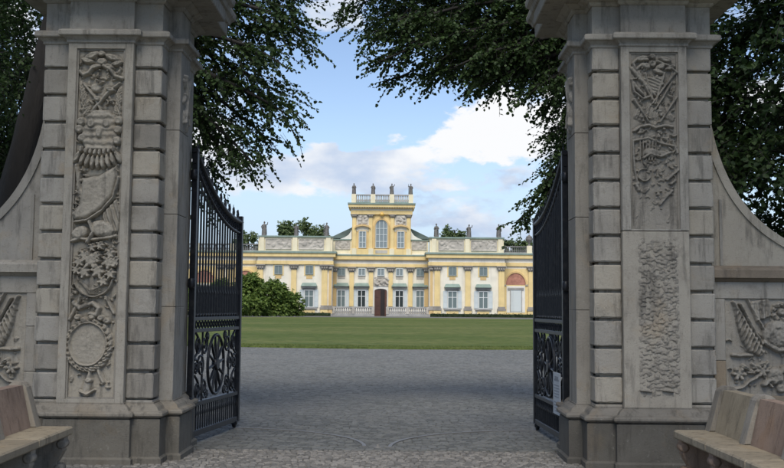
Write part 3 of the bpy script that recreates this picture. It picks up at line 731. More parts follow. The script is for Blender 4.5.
# ------------------------------------------------------------------ wing walls with sweeping ramps
def make_wing(s):
    root = empty('wing_wall', G(s * (PIER_X + .64), .12), GR); X = lambda v: s * v
    ln = 2.35
    mb = MB(); mb.box(X(0), X(ln), -.06, .55, -.03, .50, .012); mb.build('plinth', M['stone_plinth'], root)
    mb = MB(); mb.box(X(0), X(ln - .04), .03, .50, .50, 1.94); mb.build('wall_core', M['stone'], root)
    # stones round the sunken relief
    def st(v0, v1, z0, z1, mat, y=0.0):
        q = MB(); q.box(X(v0), X(v1), y, .032, z0, z1, .006); q.build('wall_stone', M[mat], root)
    if s > 0:
        st(.002, .128, .503, 1.10, 'stone_brown'); st(.002, .128, 1.104, 1.755, 'stone', .003)
    else:
        st(.002, .128, .503, .92, 'stone'); st(.002, .128, .924, 1.40, 'stone', .002); st(.002, .128, 1.404, 1.755, 'stone')
    st(1.752, ln - .04, .503, 1.755, 'stone')
    st(.002, .95, 1.758, 1.94, 'stone'); st(.953, ln - .04, 1.758, 1.94, 'stone', .002)
    st(.13, .90, .503, .738, 'stone_brown' if s > 0 else 'stone', .001); st(.903, 1.75, .503, .738, 'stone', .003)
    relief_wing(root, .028, s)
    # coping slab
    prof = [(0, 1.935), (.02, 1.945), (.05, 1.965), (.075, 1.975), (.085, 1.98), (.085, 2.06), (.06, 2.085), (.02, 2.10), (0, 2.11)]
    def ringc(o, z):
        p = [(X(0.0), .0 - o, z), (X(ln + o), .0 - o, z), (X(ln + o), .5 + o, z), (X(0.0), .5 + o, z)]
        return p if s > 0 else p[::-1]
    mb = MB(); mb.loft([ringc(o, z) for o, z in prof]); mb.build('coping', M['stone_brown'] if s > 0 else M['stone'], root)
    # concave ramp
    cv = bez((0.0, 3.75), (.17, 2.42), (1.35, 2.20), 20)
    mb = MB(); mb.prism([(X(x), z) for x, z in cv] + [(X(1.35), 2.109), (X(0), 2.109)], .02, .46); mb.build('ramp', M['stone'], root)
    inner = [(x * .92 - .0, z - .10 - .10 * (x / 1.35)) for x, z in cv]
    band = [(X(a[0]), a[1]) for a in cv]; n = len(cv)
    bm_ = MB(); bw = .085
    for i in range(n - 1):
        def off(j):
            t = Vector((cv[min(j + 1, n - 1)][0] - cv[max(j - 1, 0)][0], cv[min(j + 1, n - 1)][1] - cv[max(j - 1, 0)][1])).normalized()
            return (cv[j][0] + t.y * bw, max(2.115, cv[j][1] - t.x * bw)) if j > 0 else (cv[j][0] + 0.0, cv[j][1] - bw)
        a, bq, c_, d_ = cv[i], cv[i + 1], off(i + 1), off(i)
        bm_.prism([(X(max(.0, p[0])), p[1]) for p in (a, bq, c_, d_)], -.005, .018)
    bm_.build('ramp_band', M['stone'], root)
    v = MB(); v.box(X(.085), X(.115), .0, .019, 2.112, 2.82); v.build('fillet', M['stone'], root)
    sc = MB(); c0 = (1.36, 2.29)                                   # scroll closing the ramp at its foot
    sp = [(X(c0[0] + (.17 - .012 * k) * math.cos(-1.57 + k * .45)), .24, c0[1] + (.17 - .012 * k) * math.sin(-1.57 + k * .45)) for k in range(14)]
    for y in (.05, .24, .43): sc.tube([(p[0], y, p[2]) for p in sp], .035, 6)
    sc.prism([(X(c0[0] + .13 * math.cos(t * .524)), c0[1] + .13 * math.sin(t * .524)) for t in range(12)], .05, .43)
    sc.build('scroll', M['stone'], root)
    if s < 0: tag(root, 'carved wing wall sweeping down beside the pier with the cuirass carving', 'wall')
    else: tag(root, 'carved wing wall with flag relief and brown patches beside the chiselled pier', 'wall')
for s in (-1, 1): make_wing(s)

# ------------------------------------------------------------------ wrought iron gate leaves
def make_leaf(s, hinge, ang):
    root = empty('gate_leaf', hinge, ang)
    LN = 2.20; X = lambda v: v                                 # local x: from hinge to free stile
    def top(v):
        t = v / LN
        return 3.50 - .02 * t - .70 * (1 - (1 - min(1, t * 1.02)) ** 2.0) if t > 0 else 3.50
    def bar(name, v0, v1, z0, z1, d=.022, parent=root):
        q = MB(); q.box(v0, v1, -d, d, z0, z1, .004); return q.build(name, M['iron'], parent)
    bar('stile', 0, .07, .06, 3.52, .035); bar('stile', LN - .075, LN, .08, 2.86, .035)
    for z0, z1 in ((.085, .155), (.44, .49), (1.315, 1.36), (1.455, 1.50)): bar('rail', .07, LN - .075, z0, z1, .026)
    tp = [(LN * k / 22, 0, top(LN * k / 22)) for k in range(23)]
    q = MB(); q.tube(tp, .040, 6); q.build('top_rail', M['iron'], root)
    q = MB(); q.tube([(x, y, z - .15) for x, y, z in tp], .024, 6)
    for k in range(1, 22):
        x, _, z = tp[k]; q.tube([(x + .035 * math.cos(a), 0, z - .075 + .042 * math.sin(a)) for a in [i * .7 for i in range(10)]], .014, 4)
    q.build('top_frieze', M['iron'], root)
    nb = 16; sp = (LN - .145) / (nb + 1)
    for k in range(nb):
        v = .07 + sp * (k + 1); q = MB(); q.tube([(v, 0, 1.50), (v, 0, top(v) - .14)], .0135, 6)
        q.lathe([(.012, 0), (.024, .015), (.024, .03), (.012, .045)], (v, 0, 1.50), 6); q.build('bar', M['iron'], root)
    for k in range(nb + 1):                                      # dog bars with pointed heads
        v = .07 + sp * (k + .5); q = MB(); q.tube([(v, 0, 1.50), (v, 0, 1.78)], .010, 5)
        q.lathe([(.010, 0), (.026, .03), (.012, .07), (.001, .14)], (v, 0, 1.77), 6, 1, .5); q.build('short_bar', M['iron'], root)
    for k in range(10):                                          # leaf crest on the sweeping rail
        v = .12 + (LN - .3) * k / 9; z = top(v) + .02; q = MB()
        q.tube([(v, 0, z), (v + .03, 0, z + .07), (v + .0, 0, z + .13), (v - .05, 0, z + .11), (v - .03, 0, z + .07)], [.014, .012, .01, .009, .006], 5)
        q.tube([(v, 0, z), (v - .035, 0, z + .06), (v - .02, 0, z + .17 - .04 * (k % 2))], [.014, .012, .003], 5); q.build('crest_leaf', M['iron'], root)
    # ring frieze between the lock rails
    n = 17
    for k in range(n):
        v = .10 + (LN - .20) * k / (n - 1); q = MB()
        q.tube([(v + .04 * math.cos(a), 0, 1.408 + .042 * math.sin(a)) for a in [i * math.pi / 5 for i in range(11)]], .010, 4); q.build('ring', M['iron'], root)
    # low frieze of small pointed bars
    n = 22
    for k in range(n):
        v = .10 + (LN - .20) * k / (n - 1); q = MB(); q.tube([(v, 0, .15), (v, 0, .445)], .011, 5)
        q.lathe([(.011, 0), (.03, .04), (.012, .09)], (v, 0, .30), 6, 1, .5); q.build('frieze_bar', M['iron'], root)
    # lower panel: spoked oval and scrollwork
    cx, cz, rx, rz = LN / 2, .90, .36, .37
    q = MB(); q.tube([(cx + rx * math.cos(a), 0, cz + rz * math.sin(a)) for a in [i * math.pi / 16 for i in range(33)]], .020, 6); w_ = q.build('rosette', M['iron'], root)
    q = MB(); q.lathe([(.07, -.035), (.085, -.01), (.085, .01), (.07, .035)], (0, 0, 0), 12); hb = q.build('hub', M['iron'], w_, (cx, 0, cz)); hb.rotation_euler = (R(90), 0, 0)
    for k in range(12):
        a = k * math.pi / 6 + .13; q = MB()
        q.tube([(cx + .07 * math.cos(a), 0, cz + .07 * math.sin(a)), (cx + .5 * rx * math.cos(a), 0, cz + .5 * rz * math.sin(a)), (cx + rx * math.cos(a), 0, cz + rz * math.sin(a))], [.012, .022, .012], 5); q.build('spoke', M['iron'], w_)
    def scroll(c, r0, turns, a0, dirn, name='scrollwork'):
        pts = []
        for i in range(int(turns * 12) + 1):
            a = a0 + dirn * i * math.pi / 6; rr = r0 * (1 - .8 * i / (turns * 12)); pts.append((c[0] + rr * math.cos(a), 0, c[1] + rr * math.sin(a)))
        q = MB(); q.tube(pts, .015, 5); q.build(name, M['iron'], root)
    for sd in (-1, 1):
        for (dx, z, r0, a0) in ((.52, 1.16, .13, 2.2), (.52, .64, .13, 4.0), (.78, 1.17, .12, 3.2), (.78, .62, .12, 3.2), (.66, .90, .15, 0.0), (.86, .90, .10, 1.0), (.40, 1.25, .06, 0), (.40, .55, .06, 0)):
            scroll((cx + sd * dx, z), r0, 1.6, a0 if sd > 0 else math.pi - a0, sd)
        for z0, z1 in ((.49, .80), (1.0, 1.315)):
            q = MB(); q.tube(bez((cx + sd * .95, 0, z0), (cx + sd * .55, 0, (z0 + z1) / 2), (cx + sd * .9, 0, z1), 8), .016, 5); q.build('scrollwork', M['iron'], root)
        q = MB(); q.tube([(cx + sd * .60, 0, .49), (cx + sd * .60, 0, 1.315)], .014, 5); q.build('bar', M['iron'], root)
    # roller at the free end
    q = MB(); q.lathe([(.02, -.025), (.055, -.02), (.06, 0), (.055, .02), (.02, .025)], (0, 0, 0), 14)
    wh = q.build('roller', M['iron'], root, (LN - .14, .0, .066)); wh.rotation_euler = (R(90), 0, 0)
    q = MB(); q.box(LN - .17, LN - .11, -.04, .04, .05, .10, .006); q.build('roller_fork', M['iron'], root)
    for z in (.5, 1.9, 3.2):
        q = MB(); q.lathe([(.03, -.06), (.045, -.04), (.045, .04), (.03, .06)], (-.015, 0, z), 8); q.build('hinge', M['iron'], root)
    return root
HL = G(-2.21, 1.50); HR_ = G(2.23, 1.50)
tag(make_leaf(-1, HL, math.atan2(16.35 - HL[1], -1.925 - HL[0])), 'open black wrought iron gate leaf with clear bars beside the cuirass pier', 'gate')
gr_ang = math.atan2(16.3 - HR_[1], 2.125 - HR_[0])
tag(make_leaf(1, HR_, gr_ang), 'open black wrought iron gate leaf with white notice, seen almost edge on', 'gate')
def notice():
    d = Vector((math.cos(gr_ang), math.sin(gr_ang), 0)); nrm = Vector((-d.y, d.x, 0))      # towards the drive
    c = Vector(HR_) + d * .33 + nrm * .052
    root = empty('notice_sheet', (c.x, c.y, .37), gr_ang)
    q = MB(); q.box(-.23, .23, -.004, .004, 0, .50, .001); q.build('sheet', M['paper'], root)
    z = .455
    for k, (w, h) in enumerate(((.22, .035), (.30, .022), (.0, 0), (.34, .010), (.36, .010), (.33, .010), (.35, .010), (.28, .010), (.0, 0), (.36, .010), (.34, .010), (.30, .010), (.2, .010))):
        if w:
            q = MB(); x = -w / 2
            while x < w / 2:
                l = random.uniform(.02, .055); q.box(x, min(w / 2, x + l), .005, .0065, z - h, z); x += l + .012
            q.build('text_line', M['ink'], root)
        z -= .034
    q = MB()
    for x in (-.2, .2): q.tube([(x, .006, .47), (x, -.045, .49)], .004, 5)
    q.build('wire_tie', M['iron'], root)
    tag(root, 'white printed notice sheet tied to the low iron scrollwork', 'notice')
notice()
for s, hp, lab in ((-1, HL, 'curved iron roller track let into the setts, swept by the clear barred leaf'), (1, HR_, 'curved iron roller track let into the setts, swept by the leaf with the notice')):
    q = MB(); n = 40; a0, a1 = (R(88), R(1)) if s < 0 else (R(92), R(179)); r0 = 2.07
    rings = []
    for i in range(n + 1):
        a = a0 + (a1 - a0) * i / n
        rings.append([(hp[0] + rr * math.cos(a), hp[1] + rr * math.sin(a), z) for rr, z in ((r0 - .022, -.02), (r0 - .022, .010), (r0 + .022, .010), (r0 + .022, -.02))])
    q.loft(rings); tag(q.build('gate_track', M['track_iron']), lab, 'track')
q = MB(); q.lathe([(.055, -.02), (.055, .006), (.035, .012), (.018, .015), (.018, .035), (.008, .04)], (0, 0, 0), 12)
tag(q.build('gate_stop', M['track_iron'], None, G(0.02, 1.52)), 'small iron stop set in the paving where the tracks meet', 'gate stop')

# ------------------------------------------------------------------ stone benches
def make_bench(s, x, y_far, label):
    root = empty('stone_bench', (x, y_far, 0)); X = lambda v: s * v      # v outward, local y towards the viewer is negative
    ln = 4.6; SD = .46; cuts = [0, 1.15, 2.3, 3.45, 4.6]
    for k in range(4):
        q = MB(); q.box(X(0), X(SD), -cuts[k + 1] + .003, -cuts[k] - .003, .385, .465, .014); q.build('seat_slab', M['bench_tan'], root)
    lean = .10
    def slab(name, mat, y0, y1, v0, v1, z0, z1, round_top=False, bev=.012):
        q = MB(); prof = [(v0, z0), (v1, z0)]
        t = (z1 - .466) / .42
        if round_top:
            cxv = (v0 + v1) / 2 + lean * t; rv = (v1 - v0) / 2
            prof += [(cxv + rv * math.cos(R(a)), z1 - rv * .8 + rv * .8 * math.sin(R(a))) for a in range(0, 181, 20)]
        else:
            prof += [(v1 + lean * t, z1), (v0 + lean * t, z1)]
        rings = []
        for yy, ins in ((-y1, bev), (-y1 + bev, 0), (-y0 - bev, 0), (-y0, bev)):
            cv_ = sum(p[0] for p in prof) / len(prof); cz_ = sum(p[1] for p in prof) / len(prof)
            rings.append([(X(p[0] + (cv_ - p[0]) * ins * 3), yy, p[1] + (cz_ - p[1]) * ins * 2) for p in prof])
        if s > 0: rings = [r[::-1] for r in rings]
        q.loft(rings); return q.build(name, M[mat], root)
    y = 0.0; k = 0
    while y < ln - .05:
        slab('backrest_pier', 'bench_grey', y, y + .17, SD - .15, SD + .05, .466, .90, True)
        if y + 1.15 <= ln + .01:
            red = (s < 0) or (k > 0)
            slab('backrest_panel', 'bench_red' if red else 'bench_tan', y + .175, y + 1.10, SD - .10, SD + .02, .466, .865)
        y += 1.107; k += 1
    # carved console supports
    for k in range(5):
        yy = -.14 - k * 1.08
        q = MB(); pf = [(.05, 0), (.05, .06), (.09, .08), (.10, .14), (.07, .19), (.04, .25), (.05, .31), (.03, .34), (.03, .384), (.44, .384), (.44, 0)]
        q.prism([(X(a), z) for a, z in pf], yy - .07, yy + .07)
        for (c, r0) in (((.078, .09), .04), ((.058, .315), .045)):
            q.tube([(X(c[0]), yy - .078, c[1]), (X(c[0]), yy - .074, c[1]), (X(c[0]), yy + .074, c[1]), (X(c[0]), yy + .078, c[1])], [r0 * .6, r0, r0, r0 * .6], 10)
        q.build('console_leg', M['bench_red'] if s > 0 else M['bench_grey'], root)
    q = MB(); q.box(X(.30), X(.44), -ln, 0, .0, .384); q.build('back_wall', M['bench_grey'], root)
    tag(root, label, 'bench')
make_bench(1, 2.89, 11.80, 'worn stone bench with tan seat and mixed tan and reddish back panels')
make_bench(-1, -2.966, 11.72, 'worn stone bench with tan seat and one reddish back panel in view')

# ------------------------------------------------------------------ palace
DC, DS, DW = 194.0, 190.0, 192.0
pal = empty('palace', (0, DC, 0))
def ux(px, D): return (px - AX) * D / F
def uz(py, D): return EYE + (HOR - py) * D / F
def pb(name, mat, x0, x1, y0, y1, D, front, back, parent=None, bev=0.0):
    par = parent or pal
    q = MB(); q.box(ux(x0, D), ux(x1, D), D - front - DC, D + back - DC, max(-.05, uz(y1, D)), uz(y0, D), bev)
    return q.build(name, M[mat], par)
def pmirror(f, *xs): pass
def window(cx, w, y0, y1, D, pane='pane_mid', mull=1, trans=(.4,), frame='frame_white', shutter=None, sw=4.0, sur=None, par=None, arch=False):
    """frame proud of the wall, panes set back inside it"""
    k = D / F; x0, x1 = ux(cx - w / 2, D), ux(cx + w / 2, D); z0, z1 = uz(y1, D), uz(y0, D); yy = D - DC
    t = .11; q = MB()
    def bar(a, bq, c, d_, f=.20): q.box(a, bq, yy - f, yy - .005, c, d_)
    if arch:
        r = (x1 - x0) / 2; cxm = (x0 + x1) / 2; zc = z1 - r
        out = [(cxm + r * math.cos(a), zc + r * math.sin(a)) for a in [math.pi * i / 12 for i in range(13)]]
        inn = [(cxm + (r - t) * math.cos(a), zc + (r - t) * math.sin(a)) for a in [math.pi * i / 12 for i in range(13)]]
        for i in range(12): q.prism([out[i], out[i + 1], inn[i + 1], inn[i]], yy - .2, yy - .005)
        bar(x0, x0 + t, z0, zc); bar(x1 - t, x1, z0, zc); bar(x0 + t, x1 - t, z0, z0 + t)
        zt = zc
    else:
        bar(x0, x0 + t, z0, z1); bar(x1 - t, x1, z0, z1); bar(x0 + t, x1 - t, z0, z0 + t); bar(x0 + t, x1 - t, z1 - t, z1); zt = z1
    for i in range(mull):
        xm = x0 + (x1 - x0) * (i + 1) / (mull + 1); bar(xm - .05, xm + .05, z0 + t, z1 - t, .16)
    for fr in trans:
        zm = z1 - (z1 - z0) * fr; bar(x0 + t, x1 - t, zm - .045, zm + .045, .15)
    o = q.build('window', M[frame], par or pal)
    q = MB()
    if arch:
        q.prism([(x0 + .05, z0 + .05), (x1 - .05, z0 + .05)] + [(cxm + (r - .05) * math.cos(a), zc + (r - .05) * math.sin(a)) for a in [math.pi * i / 12 for i in range(13)]], yy - .11, yy - .004)
    else: q.box(x0 + .03, x1 - .03, yy - .11, yy - .004, z0 + .03, z1 - .03)
    q.build('pane', M[pane], o)
    if shutter:
        for sg in (-1, 1):
            a = ux(cx + sg * (w / 2 + .3), D); bq = ux(cx + sg * (w / 2 + .3 + sw), D); a, bq = min(a, bq), max(a, bq)
            q = MB(); q.box(a, bq, yy - .12, yy - .01, z0, z1)
            n = 3
            for i in range(n): q.box(a + .1, bq - .1, yy - .155, yy - .121, z0 + .1 + (z1 - z0 - .1) * i / n, z0 + (z1 - z0 - .1) * (i + 1) / n)
            q.build('shutter', M[shutter], o)
    return o
def hood(o, cx, w, y, D, mat='copper'):
    k = MB(); x0, x1 = ux(cx - w / 2, D), ux(cx + w / 2, D); z = uz(y, D); yy = D - DC
    k.add([(x0, yy - .75, z - .55), (x1, yy - .75, z - .55), (x1 - .25, yy - .02, z), (x0 + .25, yy - .02, z), (x0, yy - .02, z - .55), (x1, yy - .02, z - .55)],
          [(0, 1, 2, 3), (0, 3, 4), (1, 5, 2), (0, 4, 5, 1)])
    k.build('hood', M[mat], o)
    k = MB(); k.box(x0 + .2, x1 - .2, yy - .45, yy - .02, z - .85, z - .56); k.build('hood_bracket', M['palace_grey'], o)
def pilaster(cx, w, y0, y1, D, mat='render_yellow', f=.35, cap=5.0, base=True, full=False):
    p = pb('pilaster', mat, cx - w / 2, cx + w / 2, y0 + cap, y1, D, f, 0.0)
    q = MB(); c = ux(cx, D); hw = (w / 2) * D / F; z1 = uz(y0, D); z0 = uz(y0 + cap, D); yy = D - DC
    rings = []
    for t, e, ff in ((0, .06, f + .06), (.15, .02, f + .03), (.55, .14, f + .12), (.8, .30, f + .24), (.82, .36, f + .3), (1.0, .36, f + .3)):
        z = z0 + (z1 - z0) * t; rings.append([(c - hw - e, yy - ff, z), (c + hw + e, yy - ff, z), (c + hw + e, yy - .01, z), (c - hw - e, yy - .01, z)])
    q.loft(rings)
    for k in range(3): q.lathe([(.02, 0), (.16, .06), (.13, .3), (.02, .42)], (c + (k - 1) * hw * .85, yy - f - .12, z0 + .1), 6)
    q.build('capital', M['capital_grey'], p)
    if base:
        q = MB(); z0b, z1b = uz(y1 + 4.0, D), uz(y1, D)
        q.box(c - hw - .25, c + hw + .25, yy - f - .22, yy - .01, z0b, z0b + (z1b - z0b) * .55); q.box(c - hw - .12, c + hw + .12, yy - f - .1, yy - .01, z0b + (z1b - z0b) * .55, z1b + .02)
        q.build('base', M['capital_grey'], p)
        pb('pedestal', mat, cx - w / 2 - .9, cx + w / 2 + .9, y1 + 4.0, y1 + 8.0, D, f + .16, -.01)
        pb('pedestal_foot', 'palace_grey', cx - w / 2 - 1.3, cx + w / 2 + 1.3, y1 + 8.0, 318, D, f + .25, -.01)
    return p
def palace_relief(x0, x1, y0, y1, D, seed, mat='relief_grey', n=22, par=None, f=.02, h=.14):
    X0, X1, Z0, Z1 = ux(x0, D), ux(x1, D), uz(y1, D), uz(y0, D)
    r = Relief(X0, X1, Z0, Z1, .09); rr = np.random.default_rng(seed)
    for k in range(n):
        c = (rr.uniform(X0 + .2, X1 - .2), rr.uniform(Z0 + .15, Z1 - .15)); r.dome(c, rr.uniform(.12, .5), rr.uniform(.1, .3), rr.uniform(0, 180), rr.uniform(.5, 1) * h)
    ed = np.minimum.reduce([(r.X - X0), (X1 - r.X), (r.Z - Z0), (Z1 - r.Z)]); r.h *= np.clip(ed / .15, 0, 1)
    r.h = np.maximum(r.h, .10 * (ed < .1))
    return r.build('relief', M[mat], par or pal, D - DC - f, seed=seed, grain=.03)
# -- masses
pb('wall', 'render_cream', 333.2, 429.2, 254, 318, DC, 0, 12)
for a, bq in ((259, 333), (430, 505)): pb('wall', 'render_cream', a, bq, 252, 318, DS, 0, 16)
for a, bq in ((120, 259.2), (504.8, 642)): pb('wall', 'render_cream', a, bq, 252, 318, DW, 0, 9)
# -- entablatures (architrave, frieze, cornice, copper flashing)
def entab(a, bq, D, ys, pr, depth, wrap=.0):
    for (nm, mt, i, p) in (('architrave', 'render_yellow', 0, pr[0]), ('frieze', 'render_white', 1, pr[1]), ('cornice', 'render_yellow', 2, pr[2]), ('flashing', 'copper', 3, pr[3])):
        e = wrap * p * F / D
        pb(nm, mt, a - e, bq + e, ys[i + 1], ys[i] - .02, D, p, depth - .3 - .1 * i)
entab(333.4, 429.0, DC, (267.4, 264.4, 260.2, 256.4, 255.2), (.28, .16, .62, .72), 8)
for a, bq in ((259.4, 332.6), (430.4, 504.6)):
    entab(a, bq, DS, (265.4, 262, 257.8, 254.2, 252.4), (.28, .16, .62, .8), 14, .9)
    pb('dentil_band', 'render_ochre', a, bq, 257.2, 257.9, DS, .42, 2)
for a, bq in ((121, 258), (506, 641)): entab(a, bq, DW, (265.4, 262, 257.8, 254.2, 252.6), (.28, .16, .6, .75), 8)
pb('dentil_band', 'render_ochre', 334, 428.6, 260.0, 260.8, DC, .42, 2)
# -- attic parapets of the side blocks
sd_ = 100
for side in (0, 1):
    mx = (lambda x: x) if side == 0 else (lambda x: 2 * 381.7 - x)
    a, bq = sorted((mx(259), mx(333)))
    pb('parapet', 'render_pale', a, bq, 238.2, 252.5, DS, -.05, 3)
    pb('parapet_coping', 'copper', a - .6, bq + .6, 236.9, 238.3, DS, .22, 3.2)
    for x0, x1 in ((266, 292), (299, 324.5)):
        x0, x1 = sorted((mx(x0), mx(x1))); palace_relief(x0, x1, 240, 250.5, DS, sd_, n=16); sd_ += 1
    for x in (262.5, 295.5, 328.8):
        pb('parapet_pier', 'render_pale', mx(x) - 2.3, mx(x) + 2.3, 238.6, 252.4, DS, .16, 0)
    # gallery balustrade
    e0, e1 = sorted((mx(258.8), mx(236)))
    for (p0, p1) in ((258.8, 236), (231, 200), (195, 160)):
        e0, e1 = sorted((mx(p0), mx(p1)))
        pb('balustrade_rail', 'palace_dark', e0, e1, 245.4, 246.6, DW, .2, .15); pb('balustrade_foot', 'palace_grey', e0, e1, 251.6, 252.7, DW, .2, .2)
        q = MB(); n = int((e1 - e0) / 1.9)
        for i in range(n):
            c = ux(e0 + (i + .5) * (e1 - e0) / n, DW); q.lathe([(.08, 0), (.14, .25), (.06, .5), (.08, .82)], (c, DW - DC - .02, uz(251.7, DW)), 6)
        tag(q.build('balusters', M['palace_dark'], pal), kind='stuff')
    for x in (233.5, 197.5): pb('balustrade_pier', 'render_pale', mx(x) - 2.6, mx(x) + 2.6, 245, 252.6, DW, .3, .5)
    # pilasters
    for x, w in ((261.5, 5.5), (295, 5.2), (325.5, 5.5)): pilaster(mx(x), w, 265.6, 306, DS)
    for x in (331.3,): pilaster(mx(x), 2.6, 265.8, 306, DS, 'render_ochre', .18, 5, True)  # darker yellow paints in the shade of the corner return
    for x, w in ((231.5, 6), (222, 5), (190, 6), (181, 5), (148, 6)): pilaster(mx(x), w, 265.6, 306, DW)
    # windows of the side block
    for i, x in enumerate((279.5, 310.3)):
        x = mx(x)
        window(x, 8.0, 266.4, 275.4, DS, 'pane_mid', 1, (), 'shutter_dark', None)
        s_ = pb('window_surround', 'render_yellow', x - 5.2, x + 5.2, 265.9, 276.6, DS, .06, -.01); pb('window_apron', 'render_ochre', x - 3.0, x + 3.0, 276.6, 279.6, DS, .05, -.01)
        o = window(x, 9.6, 290.6, 308, DS, 'pane_mid', 1, (.36,), 'frame_white', 'shutter', 4.2)
        hood(o, x, 16.5, 283.6, DS)
        pb('sill', 'palace_grey', x - 8.2, x + 8.2, 308.3, 309.4, DS, .3, -.01, o)
        pb('lintel', 'palace_grey', x - 6.4, x + 6.4, 288.6, 290.2, DS, .18, -.01, o)
        pb('sill_panel', 'render_yellow', x - 6, x + 6, 310.6, 314.4, DS, .07, -.01)
    pb('base_course', 'palace_grey', *sorted((mx(259.3), mx(332.7))), 315.0, 318, DS, .14, -.01)
    pb('base_course', 'palace_grey', *sorted((mx(130), mx(258.6))), 315.0, 318, DW, .14, -.01)
    # gallery arches with painted lunettes
    for x in (247.2, 206, 165):
        x = mx(x); yy = DW - DC; r0 = 10.0 * DW / F; c = ux(x, DW); zc = uz(284, DW)
        pb('arch_bay', 'render_yellow', x - 12.3, x + 12.3, 268, 317, DW, .10, -.01)
        q = MB(); q.prism([(c + r0 * math.cos(math.pi * i / 16), zc + r0 * 1.18 * math.sin(math.pi * i / 16)) for i in range(17)], yy - .13, yy - .02)
        lun = q.build('lunette', M['tympanum_red'], pal)
        q = MB()
        for i in range(16):
            a0, a1 = math.pi * i / 16, math.pi * (i + 1) / 16
            q.prism([(c + rr * math.cos(a), zc + rr * 1.18 * math.sin(a)) for rr, a in ((r0, a0), (r0, a1), (r0 * 1.14, a1), (r0 * 1.14, a0))], yy - .26, yy - .02)
        q.build('archivolt', M['render_ochre'], lun)
        pb('impost', 'palace_grey', x - 12, x - 9.6, 283.2, 285, DW, .25, -.01, lun); pb('impost', 'palace_grey', x + 9.6, x + 12, 283.2, 285, DW, .25, -.01, lun)
        pb('door_surround', 'render_white', x - 9.2, x + 9.2, 285.2, 311.5, DW, .14, -.01)
        d_ = pb('blind_door', 'shutter', x - 5.8, x + 6.2, 289, 310.4, DW, .20, -.01); pb('door_lintel', 'palace_grey', x - 8, x + 8, 286.8, 288.9, DW, .3, -.01, d_)
        q = MB()
        for u0, u1 in ((x - 5.8, x - 5.0), (x + 5.4, x + 6.2)): q.box(ux(u0, DW), ux(u1, DW), yy - .25, yy - .02, uz(310.4, DW), uz(289, DW))
        q.build('door_frame', M['palace_grey'], d_)
# -- central block
for x, w in ((352.6, 4.2), (371.8, 4.2), (391.4, 4.2), (411.2, 4.2)): pilaster(x, w, 267.6, 306.5, DC, base=False)
for x, w in ((335.6, 4.0), (427.0, 4.0)): pilaster(x, w, 267.6, 306.5, DC, 'render_ochre', base=False)
for x, pn in ((342.4, 'pane_mid'), (362.6, 'pane_dark'), (400.2, 'pane_dark'), (420.8, 'pane_mid')):
    o = window(x, 8.6, 290.4, 307.5, DC, pn, 1, (.36,), 'frame_white', 'shutter', 3.3)
    hood(o, x, 16.0, 283.4, DC, 'copper')
    pb('window_surround', 'render_white', x - 8, x + 8, 287.9, 312, DC, .05, -.01, o)
for x in (342.4, 362.6, 381.6, 400.2, 420.8):
    o = window(x, 7.4, 268.6, 276.2, DC, 'pane_mid' if x < 350 or x > 415 else 'pane_pale', 1, (), 'shutter_dark' if x < 350 or x > 415 else 'shutter', None)
    pb('window_apron', 'relief_grey', x - 3.5, x + 3.5, 276.6, 279.2, DC, .06, -.01, o)
# portal
o = pb('door_surround', 'render_white', 373.9, 389.3, 286.5, 318, DC, .10, -.01)
q = MB(); yy = DC - DC; r0 = 6.1 * DC / F; c = ux(381.6, DC); zc = uz(291, DC)
q.prism([(c - r0, 0), (c + r0, 0)] + [(c + r0 * math.cos(math.pi * i / 10), zc + .35 * math.sin(math.pi * i / 10)) for i in range(11)], yy - .13, yy - .02)
door = q.build('door', M['doorway_shade'], pal)  # dark panel paints in the shade of the half-open doorway
q = MB(); q.box(c - r0 + .02, c - .02, yy - .20, yy - .135, .02, zc + .1)
for i in range(3): q.box(c - r0 + .2, c - .2, yy - .24, yy - .201, .3 + 1.35 * i, 1.4 + 1.35 * i)
q.build('door_panel', M['door_brown'], door)
q = MB(); q.box(c + r0 - .32, c + r0 - .02, yy - .5, yy - .135, .02, zc + .1); q.build('door_panel', M['door_brown'], door)
palace_relief(374.5, 391, 277.6, 286.4, DC, 300, 'relief_grey', 26, f=.12, h=.35)
# terrace balustrade before the recess
pb('terrace_wall', 'palace_grey', 333.6, 375.4, 313.6, 318, DS, .1, .5); pb('terrace_wall', 'palace_grey', 387.2, 429.6, 313.6, 318, DS, .1, .5)
for a, bq in ((333.6, 375.2), (387.4, 429.6)):
    pb('terrace_rail', 'palace_grey', a, bq, 307.0, 308.3, DS, .12, .3)
    q = MB(); n = int((bq - a) / 2.1)
    for i in range(n): q.lathe([(.10, 0), (.17, .25), (.07, .55), (.10, .87)], (ux(a + (i + .5) * (bq - a) / n, DS), DS - DC + .1, uz(313.7, DS)), 6)
    tag(q.build('terrace_balusters', M['palace_grey'], pal), kind='stuff')
    for x in (a + 1, (a + bq) / 2, bq - 1): pb('terrace_pier', 'relief_grey', x - 1.4, x + 1.4, 306.8, 314, DS, .16, .36)
pb('entrance_step', 'palace_grey', 373, 390, 317.0, 318, DC, 3.0, 0)
